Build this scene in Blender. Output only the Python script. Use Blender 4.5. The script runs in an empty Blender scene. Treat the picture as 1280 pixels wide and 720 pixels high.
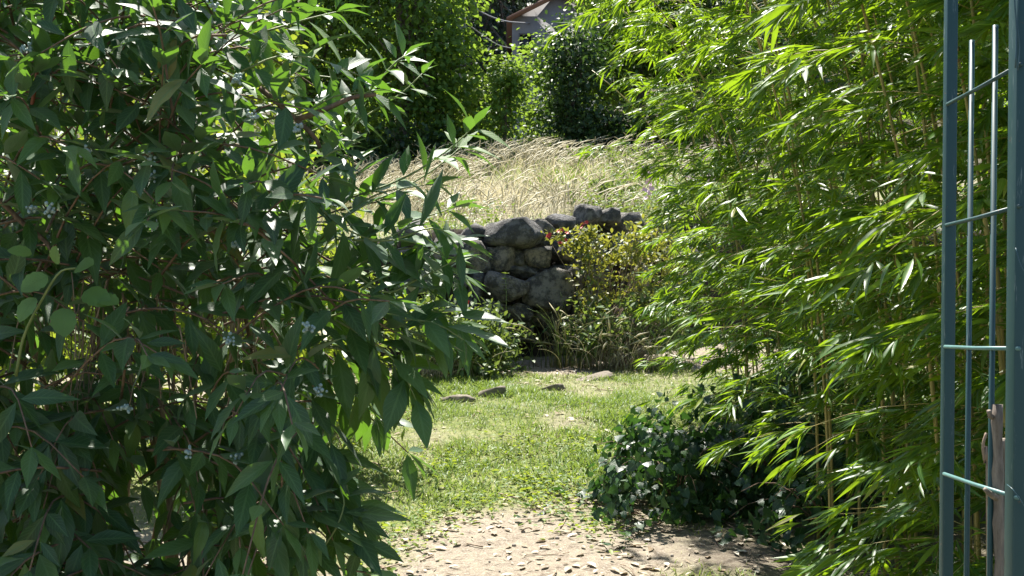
import bpy, bmesh, math, random
import numpy as np
from mathutils import Vector, Matrix, noise

R = math.radians
rng = np.random.default_rng(7)
random.seed(7)
SC = bpy.context.scene
COL = SC.collection

# ------------------------------------------------------------------ camera, sky, sun, exposure
CAMZ, F, HOR = 1.5, 1372.0, 420.0            # eye height, focal length and horizon row in 1280-wide pixels
cam_d = bpy.data.cameras.new('camera')
cam = bpy.data.objects.new('camera', cam_d)
COL.objects.link(cam)
cam.location = (0, 0, CAMZ)
cam.rotation_euler = (R(90), 0, 0)
cam_d.sensor_width = 36.0
cam_d.lens = 36.0 * F / 1280.0
cam_d.shift_y = (HOR - 360.0) / 1280.0
cam_d.clip_start, cam_d.clip_end = 0.05, 600
SC.camera = cam

SUN_EL, SUN_AZ = R(66), R(-15)
w = bpy.data.worlds.new('World')
SC.world = w
w.use_nodes = True
wn = w.node_tree.nodes
sky = wn.new('ShaderNodeTexSky')
sky.sky_type = 'NISHITA'
sky.sun_disc = False
sky.sun_elevation = SUN_EL
sky.sun_rotation = SUN_AZ
w.node_tree.links.new(sky.outputs[0], wn['Background'].inputs[0])
wn['Background'].inputs[1].default_value = 0.07
sun_d = bpy.data.lights.new('sun', 'SUN')
sun_d.energy = 5.0
sun_d.angle = R(0.53)
sun_d.color = (1.0, 0.95, 0.87)
sun = bpy.data.objects.new('sun', sun_d)
COL.objects.link(sun)
sdir = Vector((math.sin(SUN_AZ) * math.cos(SUN_EL), math.cos(SUN_AZ) * math.cos(SUN_EL), math.sin(SUN_EL)))
sun.rotation_euler = (-sdir).to_track_quat('-Z', 'Y').to_euler()
sun.location = sdir * 30
SC.view_settings.view_transform = 'Standard'
SC.view_settings.look = 'None'
SC.view_settings.gamma = 1
SC.view_settings.use_curve_mapping = False
SC.view_settings.exposure = 1.55


# ------------------------------------------------------------------ helpers
def P(px, py, Y):
    return np.array([(px - 640.0) / F * Y, Y, CAMZ + (HOR - py) / F * Y])


def nrm(v):
    v = np.asarray(v, float)
    return v / (np.linalg.norm(v, axis=-1, keepdims=True) + 1e-9)


def tag(o, label=None, cat=None, group=None, kind=None):
    if label: o['label'] = label
    if cat: o['category'] = cat
    if group: o['group'] = group
    if kind: o['kind'] = kind
    return o


def empty(name, loc, label, cat, group=None):
    o = bpy.data.objects.new(name, None)
    o.empty_display_size = 0.1
    COL.objects.link(o)
    o.location = [float(a) for a in loc]
    return tag(o, label, cat, group)


def mk_mesh(name, V, T, luv=None, mat=None, smooth=True):
    V = np.ascontiguousarray(V, dtype=np.float32)
    T = np.ascontiguousarray(T, dtype=np.int32)
    me = bpy.data.meshes.new(name)
    me.vertices.add(len(V))
    me.vertices.foreach_set('co', V.ravel())
    me.loops.add(T.size)
    me.loops.foreach_set('vertex_index', T.ravel())
    me.polygons.add(len(T))
    me.polygons.foreach_set('loop_start', np.arange(0, T.size, 3, dtype=np.int32))
    if smooth:
        me.polygons.foreach_set('use_smooth', np.ones(len(T), dtype=bool))
    if luv is not None:
        a = me.attributes.new('luv', 'FLOAT_VECTOR', 'POINT')
        a.data.foreach_set('vector', np.ascontiguousarray(luv, dtype=np.float32).ravel())
    me.update(calc_edges=True)
    me.validate()
    if mat: me.materials.append(mat)
    return me


def link(name, me, parent=None, loc=None):
    o = bpy.data.objects.new(name, me)
    COL.objects.link(o)
    if parent: o.parent = parent
    if loc is not None: o.location = [float(a) for a in loc]
    return o


class MB:
    """collects triangles; build() links them as one mesh object"""
    def __init__(s): s.V, s.T, s.U, s.n = [], [], [], 0

    def add(s, V, T, U=None):
        V = np.asarray(V, float)
        s.V.append(V); s.T.append(np.asarray(T, int) + s.n)
        s.U.append(np.zeros((len(V), 3)) if U is None else np.asarray(U, float))
        s.n += len(V)

    def tube(s, pts, r0, r1=None, sides=6, tint=0.5):
        pts = np.asarray(pts, float)
        n = len(pts)
        r1 = r0 if r1 is None else r1
        rad = np.linspace(r0, r1, n) if np.isscalar(r0) else np.asarray(r0)
        tan = nrm(np.gradient(pts, axis=0))
        ref = np.array([0.31, 0.87, 0.2]) if abs(tan[0][2]) > 0.7 else np.array([0, 0.1, 1.0])
        V = []
        for i in range(n):
            a = nrm(np.cross(tan[i], ref)); b = np.cross(tan[i], a)
            th = np.arange(sides) * 2 * math.pi / sides
            V.append(pts[i] + rad[i] * (np.cos(th)[:, None] * a + np.sin(th)[:, None] * b))
        V = np.vstack(V + [pts[:1], pts[-1:]])
        T = []
        for i in range(n - 1):
            for k in range(sides):
                a, b = i * sides + k, i * sides + (k + 1) % sides
                T += [(a, b, b + sides), (a, b + sides, a + sides)]
        c0, c1 = n * sides, n * sides + 1
        for k in range(sides):
            T.append((c0, (k + 1) % sides, k))
            T.append((c1, (n - 1) * sides + k, (n - 1) * sides + (k + 1) % sides))
        U = np.zeros((len(V), 3)); U[:, 2] = tint
        s.add(V, T, U)

    def build(s, name, mat, parent=None, smooth=True):
        V = np.vstack(s.V)
        if parent is not None: V = V - np.array(parent_world(parent))
        me = mk_mesh(name, V, np.vstack(s.T), np.vstack(s.U), mat, smooth)
        return link(name, me, parent)


def parent_world(o):
    l = Vector(o.location)
    while o.parent:
        o = o.parent; l = l + Vector(o.location)
    return l


def curve(p0, p1, bend, n=6):
    """points from p0 to p1 bowed by vector bend"""
    t = np.linspace(0, 1, n)[:, None]
    return (1 - t) * np.asarray(p0) + t * np.asarray(p1) + 4 * t * (1 - t) * np.asarray(bend)


def spline(pts, n=12):
    pts = np.asarray(pts, float)
    k = len(pts)
    P_ = np.vstack([2 * pts[0] - pts[1], pts, 2 * pts[-1] - pts[-2]])
    out = []
    for q in np.linspace(0, k - 1 - 1e-6, n):
        i = int(q); t = q - i
        a, b, c, d = P_[i], P_[i + 1], P_[i + 2], P_[i + 3]
        out.append(0.5 * (2 * b + (c - a) * t + (2 * a - 5 * b + 4 * c - d) * t * t + (3 * b - a - 3 * c + d) * t ** 3))
    return np.array(out)


def leaf_template(profile, width, fold=0.25, droop=0.2, wave=0.0, seed=0):
    """unit-long leaf along +X: edge, midrib and edge columns, folded along the midrib, tip curling down"""
    k = len(profile)
    r = np.random.default_rng(seed)
    V, U, T = [(0, 0, 0)], [(0, 0, 0)], []
    for i in range(k):
        t = (i + 1) / (k + 1)
        z = -droop * t * t
        hw = profile[i] * width / 2
        wv = wave * (r.random(2) - 0.5)
        for sgn, q in ((-1, 0), (0, 0), (1, 1)):
            V.append((t, sgn * hw, z + (abs(sgn) * fold * hw + (wv[q] if sgn else 0))))
            U.append((t, sgn, 0))
    V.append((1, 0, -droop)); U.append((1, 0, 0))
    tip = len(V) - 1
    T += [(0, 2, 1), (0, 3, 2)]
    for i in range(k - 1):
        a = 1 + 3 * i
        for c in (0, 1):
            T += [(a + c, a + c + 1, a + c + 4), (a + c, a + c + 4, a + c + 3)]
    a = 1 + 3 * (k - 1)
    T += [(a, a + 1, tip), (a + 1, a + 2, tip)]
    return np.array(V, float), np.array(T, int)[:, ::-1], np.array(U, float)


def frames(d, up):
    d = nrm(d); y = nrm(np.cross(up, d)); n = np.cross(d, y)
    return np.stack([d, y, n], axis=-1)      # (m,3,3) columns


def batch(mb, templates, pos, d, up, size, tint, which=None):
    """many leaves into one collector"""
    pos = np.asarray(pos, float); m = len(pos)
    if m == 0: return
    M = frames(np.asarray(d, float), np.asarray(up, float))
    size = np.broadcast_to(np.asarray(size, float), (m,))
    which = rng.integers(0, len(templates), m) if which is None else which
    for k, (V, T, U) in enumerate(templates):
        idx = np.nonzero(which == k)[0]
        if len(idx) == 0: continue
        W = np.einsum('mij,vj->mvi', M[idx] * size[idx, None, None], V) + pos[idx, None, :]
        nv = len(V)
        TT = T[None] + (np.arange(len(idx)) * nv)[:, None, None]
        UU = np.broadcast_to(U[None], (len(idx), nv, 3)).copy()
        UU[:, :, 2] = np.asarray(tint)[idx][:, None]
        mb.add(W.reshape(-1, 3), TT.reshape(-1, 3), UU.reshape(-1, 3))


class Leaves:
    """leaf list; emit() makes the largest visible ones objects of their own and joins the rest"""
    def __init__(s): s.p, s.d, s.u, s.s, s.t = [], [], [], [], []

    def add(s, p, d, u, size, tint):
        s.p.append(p); s.d.append(d); s.u.append(u); s.s.append(size); s.t.append(tint)

    def emit(s, parent, templates, fine, mat, n_single, name='leaf', rest='foliage', nvar=5, keep=None, spread=False):
        p, d, u = np.array(s.p), nrm(np.array(s.d)), np.array(s.u)
        sz, ti = np.array(s.s), np.array(s.t)
        px = 640 + p[:, 0] / p[:, 1] * F
        py = HOR - (p[:, 2] - CAMZ) / p[:, 1] * F
        inview = (px > 5) & (px < 1275) & (py > 5) & (py < 715)
        score = np.where(inview, sz / p[:, 1] * (1.0 if not spread else 1.0), 0)
        depth = np.where(inview, p[:, 1] - sz * 0.5, 1e9)
        if keep is not None: depth = np.where(keep(px, py), depth, 1e9)
        if spread:            # the front-most leaf of each small cell of the view comes first
            order, seen, late = [], {}, []
            for i in np.argsort(depth):
                if depth[i] > 1e8: break
                c = (int(px[i] // spread), int(py[i] // spread))
                (late if c in seen else order).append(i); seen[c] = 1
            order = order + late
        else:
            order = [i for i in np.argsort(depth) if depth[i] < 1e8]
        single = np.zeros(len(p), bool)
        single[order[:n_single]] = True
        pw = np.array(parent_world(parent))
        M = frames(d, u)
        meshes = []
        for k in range(len(fine)):
            for q in range(nvar):
                V, T, U = fine[k]
                U = U.copy(); U[:, 2] = (q + 0.5) / nvar
                meshes.append(mk_mesh(name, V, T, U, mat))
        for i in np.nonzero(single)[0]:
            k = int(rng.integers(0, len(fine)))
            q = min(nvar - 1, max(0, int(ti[i] * nvar)))
            o = bpy.data.objects.new(name, meshes[k * nvar + q])
            COL.objects.link(o)
            o.parent = parent
            m4 = Matrix([[*(M[i][r] * sz[i]), p[i][r] - pw[r]] for r in range(3)] + [[0, 0, 0, 1]])
            o.matrix_local = m4
        mb = MB()
        k = ~single
        if k.any():
            batch(mb, templates, p[k] , d[k], u[k], sz[k], ti[k])
            tag(mb.build(rest, mat, parent), kind='stuff')


# ------------------------------------------------------------------ materials
def newmat(name):
    m = bpy.data.materials.new(name)
    m.use_nodes = True
    nt = m.node_tree
    b = nt.nodes['Principled BSDF']
    return m, nt, nt.nodes, nt.links, b


def ramp(nt, stops, fac=None):
    n = nt.nodes.new('ShaderNodeValToRGB')
    e = n.color_ramp.elements
    while len(e) < len(stops): e.new(0.5)
    for i, (p, c) in enumerate(stops):
        e[i].position = p; e[i].color = (*c, 1)
    if fac is not None: nt.links.new(fac, n.inputs[0])
    return n


def tex(nt, kind, scale, detail=4, vec=None, rough=0.6):
    n = nt.nodes.new(kind)
    n.inputs['Scale'].default_value = scale
    if 'Detail' in n.inputs: n.inputs['Detail'].default_value = detail
    if 'Roughness' in n.inputs: n.inputs['Roughness'].default_value = rough
    if vec is not None: nt.links.new(vec, n.inputs['Vector'])
    return n


def mixc(nt, a, b, fac):
    n = nt.nodes.new('ShaderNodeMix'); n.data_type = 'RGBA'
    for sock, v in ((n.inputs[0], fac), (n.inputs[6], a), (n.inputs[7], b)):
        if hasattr(v, 'is_linked'): nt.links.new(v, sock)
        elif isinstance(v, tuple): sock.default_value = (*v, 1)
        else: sock.default_value = v
    return n.outputs[2]


def math_(nt, op, a, b=None, clamp=False):
    n = nt.nodes.new('ShaderNodeMath'); n.operation = op; n.use_clamp = clamp
    for i, v in enumerate((a, b)):
        if v is None: continue
        if hasattr(v, 'is_linked'): nt.links.new(v, n.inputs[i])
        else: n.inputs[i].default_value = v
    return n.outputs[0]


def leaf_mat(name, cols, under, trans, rough=0.4, spec=0.5, tf=0.4, vein=None, vein_w=0.07, side=0.0, blotch=0.25):
    """cols: ramp of top-side colours over the leaf's tint; under: underside; trans: colour of light let through"""
    m, nt, N, L, b = newmat(name)
    at = N.new('ShaderNodeAttribute'); at.attribute_name = 'luv'
    sep = N.new('ShaderNodeSeparateXYZ'); L.new(at.outputs['Vector'], sep.inputs[0])
    t, wv, ti = sep.outputs
    n = len(cols)
    base = ramp(nt, [(i / max(1, n - 1), c) for i, c in enumerate(cols)], ti).outputs[0]
    geo = N.new('ShaderNodeNewGeometry')
    nz = tex(nt, 'ShaderNodeTexNoise', 22, 3, geo.outputs['Position'])
    lo = mixc(nt, base, (0, 0, 0), blotch)
    base = mixc(nt, lo, base, ramp(nt, [(0.35, (0, 0, 0)), (0.6, (1, 1, 1))], nz.outputs['Fac']).outputs[0])
    if vein:
        aw = math_(nt, 'ABSOLUTE', wv)
        mid = math_(nt, 'LESS_THAN', aw, vein_w)
        f = math_(nt, 'MULTIPLY', mid, 0.6)
        if side:
            s_ = math_(nt, 'ADD', math_(nt, 'MULTIPLY', t, 9.0), math_(nt, 'MULTIPLY', aw, -2.2))
            s_ = math_(nt, 'LESS_THAN', math_(nt, 'FRACT', s_), 0.14)
            f = math_(nt, 'MAXIMUM', f, math_(nt, 'MULTIPLY', s_, side))
        base = mixc(nt, base, vein, f)
    col = mixc(nt, base, under, geo.outputs['Backfacing'])
    L.new(col, b.inputs['Base Color'])
    if side:
        bp = N.new('ShaderNodeBump'); bp.inputs['Strength'].default_value = 0.7; bp.inputs['Distance'].default_value = 0.0015
        hgt = math_(nt, 'ADD', math_(nt, 'MULTIPLY', f, -1.0), nz.outputs['Fac'])
        L.new(hgt, bp.inputs['Height']); L.new(bp.outputs[0], b.inputs['Normal'])
    b.inputs['Roughness'].default_value = rough
    b.inputs['Specular IOR Level'].default_value = spec
    tr = N.new('ShaderNodeBsdfTranslucent')
    tc = mixc(nt, trans, tuple(c * 0.55 for c in trans), nz.outputs['Fac'])
    L.new(tc, tr.inputs['Color'])
    mx = N.new('ShaderNodeMixShader'); mx.inputs[0].default_value = tf
    L.new(b.outputs[0], mx.inputs[1]); L.new(tr.outputs[0], mx.inputs[2])
    L.new(mx.outputs[0], N['Material Output'].inputs[0])
    return m


def bark_mat(name, c1, c2, scale=40, rough=0.85):
    m, nt, N, L, b = newmat(name)
    co = N.new('ShaderNodeTexCoord')
    mp = N.new('ShaderNodeMapping'); mp.inputs['Scale'].default_value = (1, 1, 0.18)
    L.new(co.outputs['Object'], mp.inputs[0])
    nz = tex(nt, 'ShaderNodeTexNoise', scale, 6, mp.outputs[0], 0.7)
    L.new(ramp(nt, [(0.35, c1), (0.65, c2)], nz.outputs['Fac']).outputs[0], b.inputs['Base Color'])
    b.inputs['Roughness'].default_value = rough
    bp = N.new('ShaderNodeBump'); bp.inputs['Strength'].default_value = 0.6; bp.inputs['Distance'].default_value = 0.004
    L.new(nz.outputs['Fac'], bp.inputs['Height']); L.new(bp.outputs[0], b.inputs['Normal'])
    return m


M = {}
M['shrub_leaf'] = leaf_mat('shrub leaf', [(0.013, 0.054, 0.019), (0.022, 0.078, 0.025), (0.040, 0.112, 0.030), (0.10, 0.19, 0.035), (0.30, 0.24, 0.06)],
                           (0.06, 0.11, 0.055), (0.22, 0.48, 0.03), 0.47, 0.60, 0.28, (0.11, 0.22, 0.07), 0.10, 0.42)
M['shrub_leaf'].node_tree.nodes['Principled BSDF'].inputs['Sheen Weight'].default_value = 0.2
M['bamboo_leaf'] = leaf_mat('bamboo leaf', [(0.020, 0.070, 0.012), (0.036, 0.108, 0.014), (0.085, 0.18, 0.018), (0.28, 0.25, 0.06)],
                            (0.10, 0.19, 0.05), (0.50, 0.78, 0.02), 0.40, 0.36, 0.31, (0.16, 0.24, 0.06), 0.10)
M['ivy_leaf'] = leaf_mat('ivy leaf', [(0.010, 0.036, 0.015), (0.016, 0.050, 0.018), (0.035, 0.09, 0.025)], (0.06, 0.11, 0.045),
                         (0.10, 0.26, 0.03), 0.40, 0.38, 0.2, (0.10, 0.18, 0.08), 0.05, 0.12)
M['bright_leaf'] = leaf_mat('bright leaf', [(0.06, 0.13, 0.02), (0.10, 0.19, 0.025), (0.15, 0.22, 0.03)], (0.11, 0.18, 0.05),
                            (0.40, 0.50, 0.04), 0.5, 0.4, 0.45)
M['small_leaf'] = leaf_mat('small leaf', [(0.05, 0.11, 0.025), (0.09, 0.16, 0.04), (0.15, 0.19, 0.05)], (0.10, 0.15, 0.06),
                           (0.26, 0.36, 0.05), 0.5, 0.4, 0.35)
M['yellow_leaf'] = leaf_mat('yellow leaf', [(0.07, 0.14, 0.03), (0.12, 0.19, 0.04), (0.22, 0.25, 0.07), (0.17, 0.12, 0.06)], (0.16, 0.19, 0.06),
                            (0.45, 0.46, 0.05), 0.5, 0.4, 0.35)
M['tree_leaf'] = leaf_mat('tree leaf', [(0.045, 0.11, 0.022), (0.07, 0.16, 0.028), (0.11, 0.20, 0.035)], (0.07, 0.13, 0.04),
                          (0.34, 0.52, 0.05), 0.5, 0.4, 0.42)
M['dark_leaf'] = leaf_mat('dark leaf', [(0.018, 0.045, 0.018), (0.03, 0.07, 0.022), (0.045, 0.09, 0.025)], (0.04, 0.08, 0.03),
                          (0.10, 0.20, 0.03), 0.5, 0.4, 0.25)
M['conifer_leaf'] = leaf_mat('conifer needles', [(0.014, 0.032, 0.022), (0.022, 0.045, 0.028)], (0.03, 0.05, 0.03),
                             (0.05, 0.09, 0.03), 0.6, 0.3, 0.15)
M['dry_blade'] = leaf_mat('dry grass', [(0.42, 0.38, 0.24), (0.58, 0.53, 0.36), (0.72, 0.67, 0.50)], (0.52, 0.47, 0.32),
                          (0.66, 0.60, 0.36), 0.55, 0.4, 0.35)
M['green_blade'] = leaf_mat('grass blade', [(0.09, 0.17, 0.03), (0.14, 0.23, 0.045), (0.30, 0.29, 0.11), (0.42, 0.36, 0.19)], (0.13, 0.2, 0.05),
                            (0.30, 0.42, 0.06), 0.5, 0.4, 0.35)
M['litter'] = leaf_mat('dead leaf', [(0.26, 0.19, 0.12), (0.50, 0.43, 0.33), (0.70, 0.65, 0.55)], (0.50, 0.43, 0.32), (0.3, 0.22, 0.1), 0.7, 0.3, 0.15)
M['bramble_leaf'] = leaf_mat('bramble leaf', [(0.13, 0.25, 0.06), (0.19, 0.33, 0.09)], (0.13, 0.2, 0.08), (0.3, 0.45, 0.05), 0.45, 0.45, 0.35,
                             (0.14, 0.24, 0.07), 0.05, 0.15)
M['stem'] = bark_mat('brown stem', (0.09, 0.055, 0.035), (0.25, 0.17, 0.11), 60)
M['dry_stem'] = bark_mat('dry vine', (0.17, 0.12, 0.08), (0.40, 0.31, 0.22), 60)
M['red_stem'] = bark_mat('red stem', (0.26, 0.07, 0.03), (0.42, 0.15, 0.06), 50, 0.5)
M['green_stem'] = bark_mat('green stem', (0.13, 0.19, 0.06), (0.22, 0.26, 0.09), 60, 0.6)
M['culm'] = bark_mat('bamboo culm', (0.22, 0.20, 0.05), (0.40, 0.30, 0.09), 30, 0.45)
M['bark'] = bark_mat('bark', (0.06, 0.05, 0.04), (0.16, 0.13, 0.10), 14)
M['old_wood'] = bark_mat('weathered wood', (0.09, 0.07, 0.055), (0.30, 0.25, 0.20), 55)


def flat_mat(name, c, rough=0.6, spec=0.4, trans=None):
    m, nt, N, L, b = newmat(name)
    geo = N.new('ShaderNodeNewGeometry')
    nz = tex(nt, 'ShaderNodeTexNoise', 60, 3, geo.outputs['Position'])
    L.new(mixc(nt, c, tuple(x * 0.6 for x in c), nz.outputs['Fac']), b.inputs['Base Color'])
    b.inputs['Roughness'].default_value = rough
    b.inputs['Specular IOR Level'].default_value = spec
    return m


M['bud'] = flat_mat('pale bud', (0.34, 0.45, 0.42), 0.6)
M['red_petal'] = flat_mat('red petal', (0.58, 0.05, 0.03), 0.5)
M['pink_petal'] = flat_mat('pink petal', (0.86, 0.58, 0.64), 0.5)
M['white_petal'] = flat_mat('pale petal', (0.75, 0.72, 0.70), 0.5)
M['cable'] = flat_mat('cable', (0.35, 0.35, 0.36), 0.5)
M['pale_stone'] = flat_mat('pale flat stone', (0.24, 0.21, 0.17), 0.95, 0.1)
M['pebble'] = flat_mat('pebble', (0.34, 0.30, 0.26), 0.85)

# painted steel with dust and scuffs
m, nt, N, L, b = newmat('teal painted steel')
co = N.new('ShaderNodeTexCoord')
mp = N.new('ShaderNodeMapping'); mp.inputs['Scale'].default_value = (1, 1, 0.12); L.new(co.outputs['Object'], mp.inputs[0])
n1 = tex(nt, 'ShaderNodeTexNoise', 30, 6, mp.outputs[0], 0.7)
n2 = tex(nt, 'ShaderNodeTexNoise', 130, 4, mp.outputs[0], 0.7)
c = mixc(nt, (0.011, 0.048, 0.052), (0.018, 0.064, 0.068), n1.outputs['Fac'])
c = mixc(nt, c, (0.30, 0.36, 0.36), math_(nt, 'MULTIPLY', ramp(nt, [(0.62, (0, 0, 0)), (0.72, (1, 1, 1))], n2.outputs['Fac']).outputs[0], 0.5))
n4 = tex(nt, 'ShaderNodeTexNoise', 45, 6, co.outputs['Object'], 0.75)
c = mixc(nt, c, (0.16, 0.07, 0.03), math_(nt, 'MULTIPLY', ramp(nt, [(0.66, (0, 0, 0)), (0.70, (1, 1, 1))], n4.outputs['Fac']).outputs[0], 0.8))
L.new(c, b.inputs['Base Color'])
L.new(ramp(nt, [(0.3, (0.38,) * 3), (0.7, (0.6,) * 3)], n1.outputs['Fac']).outputs[0], b.inputs['Roughness'])
bp = N.new('ShaderNodeBump'); bp.inputs['Strength'].default_value = 0.15; bp.inputs['Distance'].default_value = 0.001
L.new(n2.outputs['Fac'], bp.inputs['Height']); L.new(bp.outputs[0], b.inputs['Normal'])
M['steel'] = m
M['wire'] = flat_mat('teal wire sunlit tone', (0.12, 0.25, 0.24), 0.45)  # gate teal made paler: sunlight on the wires is put into the colour
M['thin_wire'] = flat_mat('thin wire', (0.05, 0.11, 0.13), 0.4)

# field stone with lichen
m, nt, N, L, b = newmat('lichened stone')
co = N.new('ShaderNodeTexCoord'); oi = N.new('ShaderNodeObjectInfo')
geo = N.new('ShaderNodeNewGeometry')
n1 = tex(nt, 'ShaderNodeTexNoise', 11, 8, geo.outputs['Position'], 0.7)
n2 = tex(nt, 'ShaderNodeTexNoise', 26, 6, geo.outputs['Position'], 0.65)
n3 = tex(nt, 'ShaderNodeTexNoise', 60, 5, geo.outputs['Position'], 0.7)
v1 = tex(nt, 'ShaderNodeTexVoronoi', 17, 2, geo.outputs['Position'])
stone_c = ramp(nt, [(0, (0.21, 0.205, 0.195)), (0.5, (0.29, 0.27, 0.235)), (0.8, (0.38, 0.33, 0.25)), (1, (0.24, 0.24, 0.24))], oi.outputs['Random']).outputs[0]
c = mixc(nt, stone_c, (0.085, 0.082, 0.075), ramp(nt, [(0.44, (0, 0, 0)), (0.56, (1, 1, 1))], n1.outputs['Fac']).outputs[0])
spot = math_(nt, 'MULTIPLY', ramp(nt, [(0.28, (1, 1, 1)), (0.42, (0, 0, 0))], math_(nt, 'ADD', v1.outputs['Distance'], math_(nt, 'MULTIPLY', math_(nt, 'SUBTRACT', n3.outputs['Fac'], 0.5), 0.7))).outputs[0],
             ramp(nt, [(0.40, (0, 0, 0)), (0.52, (1, 1, 1))], n2.outputs['Fac']).outputs[0])
c = mixc(nt, c, (0.62, 0.63, 0.62), math_(nt, 'MULTIPLY', spot, 0.9))
c = mixc(nt, c, (0.13, 0.12, 0.05), math_(nt, 'MULTIPLY', ramp(nt, [(0.56, (0, 0, 0)), (0.68, (1, 1, 1))], n2.outputs['Fac']).outputs[0], 0.5))
L.new(c, b.inputs['Base Color'])
b.inputs['Roughness'].default_value = 0.85
bp = N.new('ShaderNodeBump'); bp.inputs['Strength'].default_value = 1.0; bp.inputs['Distance'].default_value = 0.05
L.new(math_(nt, 'ADD', n3.outputs['Fac'], n1.outputs['Fac']), bp.inputs['Height']); L.new(bp.outputs[0], b.inputs['Normal'])
M['stone'] = m

# ground: dry soil, straw, thin green
m, nt, N, L, b = newmat('ground soil and turf')
geo = N.new('ShaderNodeNewGeometry')
at = N.new('ShaderNodeAttribute'); at.attribute_name = 'luv'
sep = N.new('ShaderNodeSeparateXYZ'); L.new(at.outputs['Vector'], sep.inputs[0])
n1 = tex(nt, 'ShaderNodeTexNoise', 2.2, 6, geo.outputs['Position'], 0.65)
n2 = tex(nt, 'ShaderNodeTexNoise', 22, 8, geo.outputs['Position'], 0.7)
n3 = tex(nt, 'ShaderNodeTexNoise', 110, 5, geo.outputs['Position'], 0.7)
soil = ramp(nt, [(0.30, (0.11, 0.083, 0.06)), (0.48, (0.24, 0.20, 0.152)), (0.72, (0.36, 0.315, 0.25))], n2.outputs['Fac']).outputs[0]
soil = mixc(nt, soil, (0.44, 0.39, 0.325), ramp(nt, [(0.5, (0, 0, 0)), (0.68, (1, 1, 1))], n3.outputs['Fac']).outputs[0])
turf = ramp(nt, [(0.3, (0.07, 0.10, 0.03)), (0.5, (0.16, 0.19, 0.06)), (0.7, (0.30, 0.27, 0.13))], n2.outputs['Fac']).outputs[0]
g = math_(nt, 'ADD', sep.outputs[0], math_(nt, 'MULTIPLY', math_(nt, 'SUBTRACT', n2.outputs['Fac'], 0.5), 1.2), True)
c = mixc(nt, soil, turf, g)
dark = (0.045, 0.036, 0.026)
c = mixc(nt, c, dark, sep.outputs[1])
L.new(c, b.inputs['Base Color'])
b.inputs['Roughness'].default_value = 0.95
b.inputs['Specular IOR Level'].default_value = 0.2
bp = N.new('ShaderNodeBump'); bp.inputs['Strength'].default_value = 0.8; bp.inputs['Distance'].default_value = 0.02
L.new(math_(nt, 'ADD', n2.outputs['Fac'], math_(nt, 'MULTIPLY', n3.outputs['Fac'], 0.5)), bp.inputs['Height']); L.new(bp.outputs[0], b.inputs['Normal'])
M['ground'] = m

m, nt, N, L, b = newmat('house render')
geo = N.new('ShaderNodeNewGeometry')
n1 = tex(nt, 'ShaderNodeTexNoise', 1.6, 6, geo.outputs['Position'], 0.65)
L.new(ramp(nt, [(0.3, (0.18, 0.175, 0.18)), (0.7, (0.30, 0.29, 0.29))], n1.outputs['Fac']).outputs[0], b.inputs['Base Color'])
b.inputs['Roughness'].default_value = 0.9
M['house_wall'] = m
M['roof_tile'] = flat_mat('clay roof tile', (0.28, 0.16, 0.12), 0.8)
M['dark_glass'] = flat_mat('dark window pane', (0.02, 0.022, 0.03), 0.15)
M['grey_pole'] = flat_mat('grey pole', (0.16, 0.15, 0.15), 0.8)

# leaf templates
LANCE = [0.42, 0.80, 0.98, 0.92, 0.66, 0.34]
LANCE_LO = [0.62, 1.0, 0.82, 0.40]
T_SHRUB = [leaf_template(LANCE_LO, 0.34, 0.30, dr, 0.02, k) for k, dr in enumerate((0.05, 0.18, 0.32))]
T_SHRUB_F = [leaf_template(LANCE, wd, fo, dr, 0.05, k) for k, (wd, dr, fo) in enumerate(((0.33, 0.02, 0.4), (0.37, 0.2, 0.22), (0.30, 0.35, 0.5), (0.39, 0.10, 0.15), (0.28, -0.12, 0.35), (0.34, 0.45, 0.3)))]
T_BAM = [leaf_template([0.85, 1.0, 0.55], 0.115, 0.25, dr, 0.0, k) for k, dr in enumerate((0.05, 0.2, 0.36))]
T_BAM_F = [leaf_template([0.6, 0.95, 1.0, 0.72, 0.36], 0.115, 0.3, dr, 0.0, k) for k, dr in enumerate((0.05, 0.2, 0.36))]
T_SMALL = [leaf_template([0.85, 0.9], 0.5, 0.3, dr, 0.0, k) for k, dr in enumerate((0.05, 0.25))]
T_ROUND = [leaf_template([0.8, 1.0, 0.75], 0.75, 0.25, dr, 0.06, k) for k, dr in enumerate((0.1, 0.25, 0.35))]
T_IVY = [leaf_template([0.95, 0.62, 0.72, 0.30], 0.95, 0.12, dr, 0.07, k) for k, dr in enumerate((0.1, 0.2, 0.3))]
T_BLADE = [leaf_template([1.0, 0.7], 0.055, 0.3, dr, 0.0, k) for k, dr in enumerate((0.1, 0.4, 0.75))]

# ------------------------------------------------------------------ ground
def wall_y(x):
    return 9.95 + 0.55 * np.clip(x, -1.6, 4.0)


def smooth(a, b, x):
    t = np.clip((x - a) / (b - a), 0, 1)
    return t * t * (3 - 2 * t)


def vnoise(x, y, s, seed=0):
    """cheap smooth value noise on arrays"""
    x = np.asarray(x, float) * s + seed * 17.3; y = np.asarray(y, float) * s + seed * 5.1
    xi, yi = np.floor(x).astype(int), np.floor(y).astype(int)
    fx, fy = x - xi, y - yi
    fx, fy = fx * fx * (3 - 2 * fx), fy * fy * (3 - 2 * fy)
    h = lambda a, b: ((np.sin(a * 127.1 + b * 311.7 + seed) * 43758.5453) % 1.0)
    return (h(xi, yi) * (1 - fx) + h(xi + 1, yi) * fx) * (1 - fy) + (h(xi, yi + 1) * (1 - fx) + h(xi + 1, yi + 1) * fx) * fy


def lawn_z(x, y):
    return 0.128 * y + 0.05 * (vnoise(x, y, 0.9, 1) - 0.5) + 0.02 * (vnoise(x, y, 4.5, 2) - 0.5)


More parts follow.
